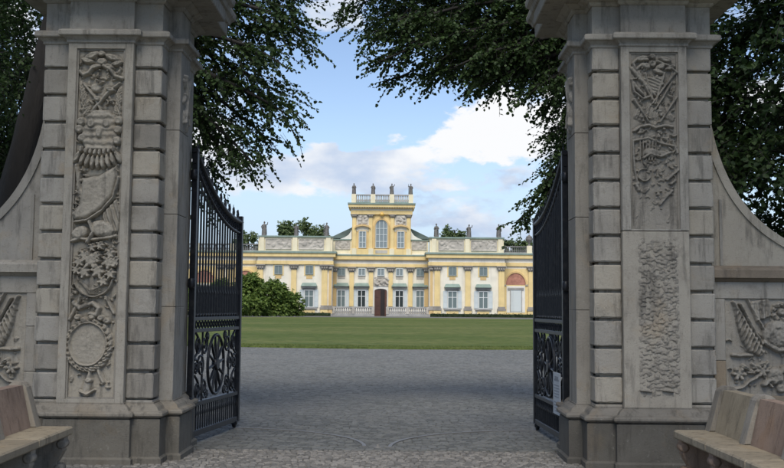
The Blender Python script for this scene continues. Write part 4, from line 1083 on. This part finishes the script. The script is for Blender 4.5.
# -- attic over the centre, scrolls, roof and tower
pb('attic', 'render_pale', 333.6, 429, 240.6, 255.4, DC, -.4, 6)
for a, bq, sd2 in ((335.6, 350.6, 320), (412.4, 427.4, 321)): palace_relief(a, bq, 241.6, 250, DC, sd2, n=14, f=-.38)
pb('attic_coping', 'copper', 333.3, 351.6, 239.6, 240.7, DC, -.2, 6); pb('attic_coping', 'copper', 411.4, 429.3, 239.6, 240.7, DC, -.2, 6)
q = MB(); zb, zt = uz(239.6, 198), uz(220, 198)
q.add([(ux(330, 198), 2, zb), (ux(432, 198), 2, zb), (ux(432, 198), 12, zb), (ux(330, 198), 12, zb), (ux(366, 198), 7, zt), (ux(396, 198), 7, zt)], [(0, 1, 5, 4), (1, 2, 5), (2, 3, 4, 5), (3, 0, 4), (3, 2, 1, 0)])
q.build('roof', M['copper_dark'], pal)
for sg in (-1, 1):
    q = MB(); cx = 381.6; pts = [(cx + sg * x, y) for x, y in ((29.6, 230), (30.8, 232.5), (33, 235.5), (37, 238), (41.5, 239.6), (29.6, 239.6))]
    q.prism([(ux(x, DC), uz(y, DC)) for x, y in pts], .5, 1.4); q.build('volute', M['render_white'], pal)
tw = 381.8
pb('tower', 'render_yellow', 352.4, 411.2, 205, 256, DC, -.02, 9)
pb('tower_base', 'render_yellow', 351.6, 412, 249.4, 255.3, DC, .30, -.03)
for x in (354.6, 371.4, 392.2, 409): pb('tower_pedestal', 'render_pale', x - 2.4, x + 2.4, 249.0, 255.2, DC, .42, -.3)
pb('tower_panel', 'relief_grey', 376, 388, 250.6, 253.8, DC, .36, -.3)
for x in (354.6, 371.0, 392.6, 409): pilaster(x, 3.4, 214.8, 249.1, DC, 'render_yellow', .26, 3.2, base=False)
for x in (362.9, 401.2):
    pb('tower_field', 'render_cream', x - 6.2, x + 6.2, 215, 232, DC, .05, -.04)
    o = window(x, 7.4, 231.6, 248.6, DC, 'pane_pale', 1, (.33, .66), 'shutter', None); pb('window_surround', 'render_ochre', x - 4.8, x + 4.8, 230.8, 249, DC, .08, -.06, o)
    palace_relief(x - 5.2, x + 5.2, 216, 225.6, DC, int(x), 'relief_grey', 18, f=.10, h=.3)
    q = MB(); k = DC / F
    arc = [(-8, 227.8), (-6, 226.2), (-3, 225.4), (0, 225.0), (3, 225.4), (6, 226.2), (8, 227.8)]
    for i in range(6):
        q.prism([(ux(x + arc[i][0], DC), uz(arc[i][1], DC)), (ux(x + arc[i + 1][0], DC), uz(arc[i + 1][1], DC)), (ux(x + arc[i + 1][0], DC), uz(arc[i + 1][1] + 1.6, DC)), (ux(x + arc[i][0], DC), uz(arc[i][1] + 1.6, DC))], -.55, .01)
    q.build('window_pediment', M['render_ochre'], o)
o = window(381.9, 12.0, 220.4, 248.6, DC, 'pane_pale', 2, (.3, .52, .76), 'shutter', None, arch=True)
q = MB(); r0 = 6.0 * DC / F; c = ux(381.9, DC); zc = uz(220.4, DC) - r0
for i in range(14):
    a0, a1 = math.pi * i / 14, math.pi * (i + 1) / 14
    q.prism([(c + rr * math.cos(a), zc + rr * math.sin(a)) for rr, a in ((r0 + .02, a0), (r0 + .02, a1), (r0 * 1.3, a1), (r0 * 1.3, a0))], -.34, -.03)
for sg in (-1, 1): q.box(c + sg * (r0 + .02), c + sg * r0 * 1.28, -.33, -.03, uz(248.8, DC), zc)
q.build('archivolt', M['render_ochre'], o)
q = MB(); q.lathe([(.02, 0), (.3, .15), (.34, .35), (.2, .55), (.02, .65)], (ux(382.2, DC), -.62, uz(216.8, DC)), 10); q.build('sun_emblem', M['gilt'], pal)
entab(352.0, 411.6, DC, (214.8, 211.0, 207.8, 205.2, 203.6), (.34, .26, .95, 1.1), 8.5, .6)
pb('dentil_band', 'render_ochre', 351, 412.6, 207.6, 209.2, DC, .62, 7)
q = MB()
for i in range(26): x = 350.5 + i * 2.5; q.box(ux(x, DC), ux(x + 1.2, DC), -.85, -.3, uz(208.6, DC), uz(207.9, DC))
tag(q.build('dentils', M['render_cream'], pal), kind='stuff')
for a, bq in ((355.6, 370.8), (375.4, 389.6), (394.2, 408.6)):
    pb('tower_rail', 'palace_grey', a, bq, 194.8, 196.0, DC, .3, .1); pb('tower_rail_foot', 'copper', a, bq, 202.4, 203.8, DC, .3, .15)
    q = MB(); n = 8
    for i in range(n): q.lathe([(.09, 0), (.15, .25), (.07, .6), (.09, 1.06)], (ux(a + (i + .5) * (bq - a) / n, DC), -.1, uz(202.5, DC)), 6)
    tag(q.build('tower_balusters', M['relief_grey'], pal), kind='stuff')
for x in (353.8, 373.1, 391.9, 411.0): pb('tower_rail_pier', 'render_pale', x - 2.3, x + 2.3, 194.6, 203.7, DC, .42, .5)
for a in (353.2, 410.2): pb('tower_rail', 'palace_grey', a, a + .9, 195.0, 196, DC, -.6, 8)
tag(pal, 'long yellow and white baroque palace with balustraded central tower and copper roofs', 'palace')

# -- statues on the parapets
def make_statue(px, py, D, hpx, pose, label, group):
    H = hpx * D / F; root = empty('statue', (ux(px, D), D + .55, uz(py, D)))
    k = H / 2.1; q = MB(); q.box(-.34 * k, .34 * k, -.3 * k, .3 * k, -.02, .12 * k, .02); q.build('base', M['statue_stone'], root)
    q = MB(); sw = .06 * (1 if pose % 2 else -1)
    rings = []
    for z, rx, ry, ox in ((.11, .30, .24, 0), (.3, .27, .22, .01), (.6, .25, .20, .04), (.9, .27, .20, .06), (1.08, .25, .18, .05), (1.22, .20, .15, .02), (1.4, .25, .17, -.01), (1.56, .27, .15, -.02), (1.66, .17, .12, -.02), (1.71, .075, .075, -.01), (1.78, .07, .07, 0), (1.84, .115, .12, .01), (1.93, .125, .135, .015), (2.02, .10, .11, .015), (2.08, .03, .03, .015)):
        rings.append([((ox * (1 if pose % 2 else -1) + rx * math.cos(a) * (1 + .10 * math.sin(5 * a + 3 * z) * (z < 1.2))) * k, ry * math.sin(a) * (1 + .12 * math.sin(4 * a + 2 * z) * (z < 1.2)) * k, z * k) for a in [2 * math.pi * i / 14 for i in range(14)]])
    q.loft(rings, True, True)
    def arm(side, el_, ha):
        q.tube([(side * .22 * k, 0, 1.57 * k), tuple(k * v for v in el_), tuple(k * v for v in ha)], [.085 * k, .07 * k, .05 * k], 7)
    if pose == 0: arm(-1, (-.40, -.05, 1.25), (-.16, -.24, 1.18)); arm(1, (.38, 0, 1.22), (.34, -.12, .92))
    if pose == 1: arm(-1, (-.42, 0, 1.30), (-.30, -.1, 1.0)); arm(1, (.44, -.05, 1.62), (.50, -.12, 1.95))
    if pose == 2: arm(-1, (-.36, -.08, 1.22), (-.05, -.22, 1.35)); arm(1, (.38, -.06, 1.25), (.10, -.24, 1.12))
    if pose == 3: arm(-1, (-.45, 0, 1.5), (-.42, -.1, 1.8)); arm(1, (.40, 0, 1.25), (.22, -.2, 1.05)); q.tube([(-.42 * k, -.12 * k, .1 * k), (-.42 * k, -.12 * k, 2.0 * k)], .03 * k, 5)
    # cloak falling behind
    cl = [[(x * k, (.16 + .05 * math.sin(4 * x + z)) * k, z * k) for x in (-.3 - .06 * (1.5 - z), -.1, .12, .3 + .06 * (1.5 - z))] + [(x * k, (.24 + .05 * math.sin(4 * x + z)) * k, z * k) for x in (.3 + .06 * (1.5 - z), .12, -.1, -.3 - .06 * (1.5 - z))] for z in (.15, .5, .9, 1.3, 1.6)]
    q.loft(cl, True, True)
    q.build('figure', M['statue_stone'], root)
    tag(root, label, 'statue', group)
for i, (x, t) in enumerate(((353.8, 'at the end of the tower balustrade towards the tall shrubs'), (373.1, 'on the tower beside the arched window axis, towards the tall shrubs'), (391.9, 'on the tower beside the arched window axis, away from the shrubs'), (411.0, 'at the end of the tower balustrade away from the shrubs'))):
    make_statue(x, 194.6, DC, 11.6, (2, 0, 1, 3)[i], 'weathered stone figure standing ' + t, 'statues on the tower balustrade')
for i, (x, py, h, t) in enumerate(((264.2, 236.9, 14.6, 'at the outer end of the parapet above the shrubs'), (296.4, 236.9, 13, 'on the middle parapet pier above the shrubs, before a far tree'), (326.8, 236.9, 14, 'on the inner parapet end, shrub side of the tower'),
                                   (437.0, 236.9, 14, 'on the inner parapet end, tower side away from the shrubs'), (469.8, 236.9, 13.4, 'on the middle parapet pier beside a far tree, away from shrubs'), (499.8, 236.9, 14, 'at the outer parapet end next to the gallery balustrade and urn'))):
    make_statue(x, py, DS, h, (i * 3 + 1) % 4, 'grey stone statue standing ' + t, 'statues on the side parapets')
q = MB(); q.lathe([(.30, 0), (.30, .12), (.12, .2), (.12, .45), (.5, .8), (.62, 1.15), (.45, 1.35), (.55, 1.45), (.3, 1.6), (.12, 1.75), (.02, 1.85)], (0, 0, 0), 12)
urn = q.build('urn', M['statue_stone'], None, (ux(2 * 381.7 - 233.5, DW), DW + .1, uz(245, DW)))
tag(urn, 'stone urn with lid on the gallery balustrade pier', 'urn')

# ------------------------------------------------------------------ foliage
def leaves_mesh(name, P, Dv, Nv, S, wide=1.0):
    """P base points, Dv leaf directions, Nv normals, S sizes; folded six-sided leaves"""
    n = len(P); Dv = Dv / np.linalg.norm(Dv, axis=1, keepdims=True)
    side = np.cross(Dv, Nv); side /= np.linalg.norm(side, axis=1, keepdims=True) + 1e-9
    up = np.cross(side, Dv)
    shape = [(0, 0, 0), (.40, .26, .10), (.34, .66, .06), (0, 1, -.10), (-.34, .66, .06), (-.40, .26, .10)]
    V = np.zeros((n, 6, 3))
    for i, (a, bq, c) in enumerate(shape):
        V[:, i] = P + side * (a * wide * S)[:, None] + Dv * (bq * S)[:, None] + up * (c * S)[:, None]
    f = np.array([(0, 1, 2, 3), (0, 3, 4, 5)])
    return fast_mesh(name, V.reshape(-1, 3), (f[None] + (np.arange(n) * 6)[:, None, None]).reshape(-1, 4))
TWIGS = []
def sprays(starts, axis, length, per, size, droop=.35, flat=.5):
    """twigs growing from starts along axis; leaves alternate along each twig"""
    n = len(starts); A = axis + rng.normal(0, .45, (n, 3)); A[:, 2] -= droop * .6
    A /= np.linalg.norm(A, axis=1, keepdims=True)
    L = length * rng.uniform(.5, 1.25, n); P = []; D = []; Nn = []; S = []
    e_ = starts + A * L[:, None]; e_[:, 2] -= droop * .5 * L; TWIGS.append((starts - A * .12, starts + A * (L * .5)[:, None] - np.array([0, 0, 1.0]) * (droop * .125 * L)[:, None], e_))
    side = np.cross(A, np.array([0, 0, 1.0])) + rng.normal(0, .15, (n, 3)); side /= np.linalg.norm(side, axis=1, keepdims=True) + 1e-9
    for k in range(per):
        t = (k + .6 * rng.random(n)) / per; p = starts + A * (L * t)[:, None]; p[:, 2] -= droop * .5 * L * t * t
        sg = (1 if k % 2 else -1) * rng.uniform(.5, 1.1, n)
        d = A * .55 + side * sg[:, None] + rng.normal(0, .28, (n, 3)); d[:, 2] -= droop
        nn = np.array([0, 0, 1.0]) + rng.normal(0, flat, (n, 3))
        P.append(p); D.append(d); Nn.append(nn); S.append(size * rng.uniform(.6, 1.2, n))
    return [np.concatenate(q) for q in (P, D, Nn, S)]
def cat(parts): return [np.concatenate([p[i] for p in parts]) for i in range(4)]
def at(px, py, D): return np.array((ux(px, D), D, uz(py, D)))
def poly_sample(pts, n, lo=0.0):
    pts = np.array(pts, float); seg = np.linalg.norm(np.diff(pts, axis=0), axis=1); c = np.concatenate([[0], np.cumsum(seg)])
    t = np.sort(rng.uniform(lo, 1, n)) * c[-1]; i = np.clip(np.searchsorted(c, t) - 1, 0, len(seg) - 1)
    f = ((t - c[i]) / seg[i])[:, None]; return pts[i] * (1 - f) + pts[i + 1] * f, (pts[i + 1] - pts[i]) / seg[i][:, None]
def bough_leaves(pts, n, rad, tl, per, size, lo=.1, droop=.35, thin=.35):
    p, d = poly_sample(pts, n, lo); off = rng.normal(0, 1, (n, 3)) + np.repeat(rng.normal(0, 1.5, (n // 7 + 1, 3)), 7, axis=0)[:n]; off *= (rad * rng.random(n) ** .5)[:, None] / (np.linalg.norm(off, axis=1, keepdims=True) + 1e-9)
    off[:, 2] *= .6
    return sprays(p + off, d * .8 + off / (rad + .01) * .6, tl, per, size, droop)
def blob_leaves(c, r, n, tl, per, size, shell=.55, droop=.35):
    v = rng.normal(0, 1, (n, 3)); v /= np.linalg.norm(v, axis=1, keepdims=True)
    rr = (shell + (1 - shell) * rng.random(n)) * (1 + .16 * np.sin(5 * v[:, 0] + 3 * v[:, 1]) + .12 * np.sin(7 * v[:, 2] + 4 * v[:, 0]))
    return sprays(np.array(c) + v * rr[:, None] * np.array(r), v, tl, per, size, droop)
def make_tree(name, base, trunk, boughs, parts, leaf, label, group=None, r0=.25, cat_='tree', branch_r=.07, wide=1.0):
    root = empty(name, base); b0 = Vector(base)
    loc = lambda p: tuple(Vector(p) - b0)
    q = MB(); n = len(trunk); T = np.array([loc(p) for p in trunk]); K = 10 * (n - 1) + 1; rings = []; ph = rng.uniform(0, 6.28, 6)
    for i in range(K):
        t = i / 10; j = min(int(t), n - 2); f = t - j; c = T[j] * (1 - f) + T[j + 1] * f; u = i / (K - 1); rr = r0 * (1 - .6 * u + .35 * max(0, 1 - u * 9) ** 2)
        rings.append([(c[0] + rr * w * math.cos(a), c[1] + rr * w * math.sin(a), c[2]) for a in [2 * math.pi * k / 20 for k in range(20)]
                      for w in [1 + .07 * math.sin(5 * a + ph[0] + 2 * u) + .05 * math.sin(9 * a + ph[1] - 5 * u) + .05 * math.sin(3 * a + 14 * u + ph[2]) + .03 * rng.normal()]])
    q.loft(rings, True, True); q.build('trunk', M['bark'], root)
    if boughs:
        q = MB()
        for pts in boughs: m = len(pts); q.tube([loc(p) for p in pts], [branch_r * (1 - .85 * i / (m - 1)) for i in range(m)], 5)
        q.build('limbs', M['bark'], root)
    P, D, Nn, S = cat(parts)
    if group == 'trees around the gate':
        a_, m_, e_ = (np.concatenate([t[i] for t in TWIGS]) - np.array(base) for i in range(3)); n_ = len(a_); V = np.zeros((n_, 6, 3))
        w_ = rng.normal(0, 1, (n_, 3)); w_ /= np.linalg.norm(w_, axis=1, keepdims=True); V[:, 0] = a_ - w_ * .006; V[:, 1] = a_ + w_ * .006; V[:, 2] = m_ + w_ * .005; V[:, 3] = m_ - w_ * .005; V[:, 4] = e_ + w_ * .002; V[:, 5] = e_ - w_ * .002
        f_ = np.array([(0, 1, 2, 3), (3, 2, 4, 5)])
        tag(link_mesh('twigs', fast_mesh('twigs', V.reshape(-1, 3), (f_[None] + (np.arange(n_) * 6)[:, None, None]).reshape(-1, 4)), M['bark'], root), kind='stuff')
    TWIGS.clear()
    link_mesh('crown', leaves_mesh('crown', P - np.array(base), D, Nn, S, wide), M[leaf], root)
    tag(root, label, cat_, group); return root
def curve3(a, m, c, n=8): return [np.array(p) for p in bez(tuple(a), tuple(m), tuple(c), n)]

LS = .066
# tree behind the cuirass pier: leaning trunk, boughs drooping over the drive
DL = 17.5
tL = [(-6.1, DL, -.05), (-5.75, DL, 1.6), (-5.5, DL, 2.9), (-5.15, DL, 4.6), (-4.85, DL, 6.2), (-4.6, DL + .3, 8.5), (-4.5, DL + .5, 11)]
crotch = np.array((-4.9, DL, 5.9)); bL = []; pL = []
for (sx, sy, mx_, my, tx, ty, D, n, rad) in ((60, -90, 230, -30, 322, 38, 17.2, 150, .42), (60, -60, 220, 10, 316, 52, 18.0, 150, .42), (60, -60, 220, 20, 298, 70, 16.8, 110, .36),
                                     (70, -50, 210, 50, 303, 104, 17.6, 130, .34), (70, -40, 220, 70, 311, 126, 16.8, 120, .32), (70, -20, 210, 90, 298, 150, 18.2, 120, .32),
                                     (80, -20, 210, 110, 282, 174, 17.0, 110, .30), (80, 0, 200, 120, 262, 176, 17.6, 100, .30), (80, 20, 195, 140, 236, 192, 18.0, 90, .28), (80, 40, 190, 150, 236, 213, 17.0, 36, .14),
                                     (60, -90, 200, -60, 300, 2, 17.8, 170, .5), (60, -30, 160, 20, 225, 90, 18.6, 150, .5), (60, -30, 160, 40, 225, 140, 19.0, 150, .45)):
    c = curve3(crotch if D < 17.5 else crotch + np.array((0, .2, .6)), at(mx_, my, D), at(tx - 20 - (9 if ty > 140 else 0), ty - 8, D)); bL.append(c); pL.append(bough_leaves(c, int(n * 1.3), rad, .40, 12, LS, .30))
for (px, py, D, r, n) in ((8, 60, 18.5, (.9, 1.0, 1.4), 330), (-20, 150, 19.5, (1.0, 1.0, 1.4), 350), (24, 170, 19.8, (.5, .6, .8), 130), (215, -60, 18.5, (1.7, 1.4, 1.0), 500), (20, -60, 18, (1.8, 1.6, 1.2), 500), (-70, 60, 15.6, (.75, .9, 1.7), 420), (-20, 40, 20.5, (1.1, .8, 1.6), 420)):  # the out-of-view clump in front of the trunk is added to shade it
    pL.append(blob_leaves(at(px, py, D), r, n, .5, 10, LS, .2))
pL.append(blob_leaves((-4.6, DL + .5, 9.6), (3.6, 3.0, 2.6), 200, .7, 10, LS * 1.3, .55))
make_tree('lime_tree', (-6.1, DL, 0), tL, bL, pL, 'leaf_dark', 'dark leafy tree with leaning trunk behind the pier with the cuirass carving', 'trees around the gate', .29)
# tree behind the chiselled pier: long boughs over the drive
DR = 19.0
tR = [(5.6, DR, -.05), (5.5, DR, 2), (5.3, DR, 4.5), (5.2, DR, 6.5), (5.1, DR, 9), (5.0, DR, 12)]
crR = np.array((5.2, DR, 6.3)); bR = []; pR = []
for (mx_, my, tx, ty, D, n, rad) in ((520, -90, 346, 8, 19.0, 190, .42), (520, -60, 352, 26, 20.0, 170, .40), (530, -40, 366, 36, 18.6, 170, .36), (520, -20, 372, 60, 19.4, 170, .34),
                                     (520, -10, 368, 66, 18.4, 110, .22), (520, 10, 388, 82, 19.0, 140, .26), (530, 20, 418, 80, 19.8, 140, .26), (540, 20, 446, 70, 18.4, 150, .34), (545, 30, 460, 84, 19.4, 150, .30),
                                     (550, 40, 474, 90, 18.6, 120, .24), (555, 40, 498, 84, 19.2, 140, .30), (560, 60, 522, 98, 18.4, 110, .28), (565, 60, 512, 66, 20, 150, .4),
                                     (570, 80, 538, 112, 18.8, 90, .24), (575, 90, 548, 136, 18.6, 80, .2), (580, 100, 556, 160, 19.2, 80, .2), (580, 130, 540, 186, 18.6, 60, .18), (585, 150, 524, 206, 18.6, 60, .16), (585, 165, 508, 228, 18.6, 60, .13), (585, 180, 532, 222, 19.4, 60, .16), (585, 190, 552, 205, 19.0, 80, .2)):
    c = curve3(crR, at(mx_, my, D), at(tx + 8, ty - 6, D)); bR.append(c); pR.append(bough_leaves(c, int(n * 1.5), rad, .38, 12, LS, .28))
for (px, py, D, r, n) in ((500, 10, 20.5, (1.3, .8, .6), 420), (430, 6, 20.5, (1.0, .8, .35), 260), (470, 40, 20, (.7, .6, .35), 200), (545, 50, 20, (.6, .8, .7), 260), (450, -60, 19.5, (2.2, 1.4, .9), 600), (566, 150, 20.4, (.25, .6, .8), 120)):
    pR.append(blob_leaves(at(px, py, D), r, n, .5, 10, LS, .1))
pR.append(blob_leaves((5.0, DR, 10.0), (3.8, 3.0, 2.8), 200, .7, 10, LS * 1.3, .55))
make_tree('lime_tree', (5.6, DR, 0), tR, bR, pR, 'leaf_dark', 'dark leafy tree whose boughs hang over the drive behind the chiselled pier', 'trees around the gate', .30)
# dense dark trees behind the wing walls
def side_tree(x, D, label, seed, low):
    pp = []; tr = [(x, D, -.05), (x + .1, D, 2), (x, D, 4.5), (x - .1, D, 7.5), (x, D, 10)]
    bb = []
    for k in range(16):
        a = k * 2.4; h = low + 1.0 + .42 * k; rr = 2.5 - .06 * k
        tip = np.array((x + rr * math.cos(a), D + rr * math.sin(a), h - .4)); c = curve3((x, D, h - .6), (x + .5 * rr * math.cos(a), D + .5 * rr * math.sin(a), h + .3), tip); bb.append(c)
        pp.append(bough_leaves(c, 200, .75, .5, 10, LS * 1.3, .2))
    pp.append(blob_leaves((x, D, low + 4.2), (2.7, 2.4, 3.6), 1500, .6, 10, LS * 1.4, .2)); pp.append(blob_leaves((x, D, low + 1.2), (2.5, 2.2, 1.7), 900, .6, 10, LS * 1.4, .15))
    if x > 0:
        for px, py in ((728, 112), (732, 60), (726, 165)): pp.append(blob_leaves(at(px, py, D + 1.2), (.75, .6, .8), 190, .5, 10, LS * 1.3, .1))
    make_tree('lime_tree', (x, D, 0), tr, bb, pp, 'leaf_dark', label, 'trees around the gate', .24)
side_tree(6.9, 17.4, 'dense low branched dark tree behind the wing wall with the flag relief', 1, 1.4)
side_tree(-8.2, 21.0, 'dense dark tree standing further back beyond the leaning trunk', 2, 1.6)
# unseen trees added either side of the approach, their crowns shading the gate
def shade_tree(x, y, label, h=10.5, rr=5.0, n=230):
    tr = [(x, y, -.05), (x, y, 2.5), (x * .98, y, 5), (x * .95, y, 8), (x * .93, y, 12)]
    pp = [blob_leaves((x * .72, y, h), (rr, rr, 3.6), n, .9, 9, .30, .35)]
    bb = [curve3((x, y, 5.5), (x * .9, y + 2 * math.sin(a), 8), (x * .72 + 4 * math.cos(a), y + 4 * math.sin(a), h), 6) for a in (0.3, 1.4, 2.5, 3.6, 4.7, 5.8)]
    make_tree('added_shade_tree', (x, y, 0), tr, bb, pp, 'leaf_dark', label, 'unseen trees added for shade', .32, branch_r=.12)
shade_tree(-7.2, 7.0, 'tall unseen tree added to shade the gate on the cuirass pier side', n=260)
shade_tree(7.2, 6.5, 'tall unseen tree added to shade the gate on the chiselled pier side', n=380)

# shrubs before the palace
def shrub(px, D, h, r, n, label, size=.34, seed=0):
    x = ux(px, D); pp = []; bb = []; tr = [(x, D, -.05), (x, D, h * .3), (x + .2, D, h * .6), (x + .1, D, h * .85)]
    for k in range(int(n / 34)):
        a = rng.uniform(0, 6.28); rad = r * rng.random() ** .5 * .8; z = h * rng.uniform(.10, .95); rad *= (1 - .6 * (z / h) ** 2) * rng.uniform(.7, 1.25)
        pp.append(blob_leaves((x + rad * math.cos(a), D + rad * math.sin(a), z), tuple(r * q_ for q_ in (rng.uniform(.12, .3), .24, rng.uniform(.12, .24))), 34, .7, 7, size, .3))
        if k % 4 == 0: bb.append(curve3((x, D, h * .15), (x + .4 * rad * math.cos(a), D + .4 * rad * math.sin(a), z * .8), (x + rad * math.cos(a), D + rad * math.sin(a), z), 5))
    make_tree('lilac_shrub', (x, D, 0), tr, bb, pp, 'leaf_shrub', label, 'shrubs before the palace', .12, 'shrub', .05)
shrub(252, 172, 6.4, 3.3, 1500, 'tallest green shrub before the palace front, next to the iron gate')
shrub(276, 174, 5.2, 2.7, 1000, 'rounded green shrub before the palace wall, middle of the clump')
shrub(292, 176, 3.4, 2.3, 520, 'low loose shrub at the thin end of the clump, below a window')
shrub(222, 171, 5.0, 3.2, 900, 'green shrub before the gallery seen through the iron bars')
shrub(196, 170, 4.6, 3.0, 700, 'shrub before the gallery arches, seen through bars near the hinges')
# far trees above the roofs
def far_tree(px, D, top_py, r, n, label):
    x = ux(px, D); zt = uz(top_py, D); pp = []; bb = []
    for k in range(n):
        a = rng.uniform(0, 6.28); b2 = rng.uniform(-.6, 1); rad = r * rng.uniform(.35, 1) * math.sqrt(max(.05, 1 - b2 * b2 * .8)); z = zt - r * .9 + r * .8 * b2
        pp.append(blob_leaves((x + rad * math.cos(a), D + rad * math.sin(a), z), (r * .22, r * .22, r * .18), 26, .8, 6, .48, .2))
        if k % 3 == 0: bb.append(curve3((x, D, zt - r * 2.2), (x + .3 * rad * math.cos(a), D, z - r * .4), (x + rad * math.cos(a), D + rad * math.sin(a), z), 5))
    make_tree('park_tree', (x, D, 0), [(x, D, -.1), (x, D, zt * .4), (x + .3, D, zt * .75), (x, D, zt - .6)], bb, pp, 'leaf_far', label, 'park trees behind the palace', .4, 'tree', .16)
far_tree(306, 238, 222.5, 4.4, 24, 'open crowned park tree rising behind the parapet above the shrubs')
far_tree(289, 236, 224, 3.0, 16, 'small park tree crown beside the larger one behind the parapet')
far_tree(248, 250, 233, 3.4, 18, 'dark park tree behind the gallery balustrade near the iron gate')
far_tree(455, 240, 227, 3.4, 14, 'pale park tree behind the parapet away from the shrubs')
far_tree(514, 255, 239, 3.6, 18, 'low park tree behind the gallery balustrade beside the urn')
far_tree(525, 250, 240, 3.0, 14, 'smallest park tree crown behind the gallery balustrade beside the urn')
# clipped hedges along the foot of the palace
def hedge(x0, x1, D, label):
    X0, X1 = ux(x0, D), ux(x1, D); root = empty('low_hedge', ((X0 + X1) / 2, D, 0)); w = X1 - X0
    q = MB(); q.box(-w / 2, w / 2, -.35, .35, -.02, .52, .06); q.build('core', M['leaf_hedge'], root)
    n = int(w * 45); P = np.stack([rng.uniform(-w / 2, w / 2, n), rng.uniform(-.38, .3, n), rng.uniform(.05, .58, n)], -1)
    P[:, 1] = np.where(P[:, 2] < .5, -.37 + rng.normal(0, .03, n), P[:, 1])
    D_ = rng.normal(0, 1, (n, 3)); D_[:, 1] -= .4; N_ = rng.normal(0, 1, (n, 3))
    o = link_mesh('foliage', leaves_mesh('foliage', P, D_, N_, rng.uniform(.1, .2, n)), M['leaf_hedge'], root); tag(o, kind='stuff')
    tag(root, label, 'hedge', 'clipped hedges at the palace foot')
hedge(150, 332, 186, 'low clipped dark hedge at the palace foot behind the shrubs'); hedge(431, 612, 186, 'low clipped dark hedge at the palace foot below the red lunette')

# lantern on a post behind the leaf with the notice
def lantern():
    D = 22.0; x = ux(552, D); root = empty('lamp_post', (x, D, 0)); zt = uz(178, D)
    q = MB(); q.lathe([(.16, -.02), (.16, .12), (.09, .2), (.07, .8), (.055, 1.0), (.045, zt - .7), (.06, zt - .66), (.03, zt - .56)], (0, 0, 0), 10); q.build('post', M['iron'], root)
    q = MB(); q.lathe([(.09, zt - .56), (.17, zt - .2), (.17, zt - .19)], (0, 0, 0), 6, smooth=False); q.build('lantern_glass', M['lamp_glass'], root)
    q = MB(); q.lathe([(.20, zt - .19), (.21, zt - .17), (.12, zt - .07), (.03, zt - .03), (.03, zt + .03), (.005, zt + .06)], (0, 0, 0), 6, smooth=False)
    for i in range(6):
        a = i * math.pi / 3; q.tube([(.092 * math.cos(a), .092 * math.sin(a), zt - .56), (.174 * math.cos(a), .174 * math.sin(a), zt - .19)], .012, 4)
    q.build('lantern_cap', M['iron'], root)
    tag(root, 'black lamp post with glazed lantern head behind the leaf with the notice', 'lamp post')
lantern()
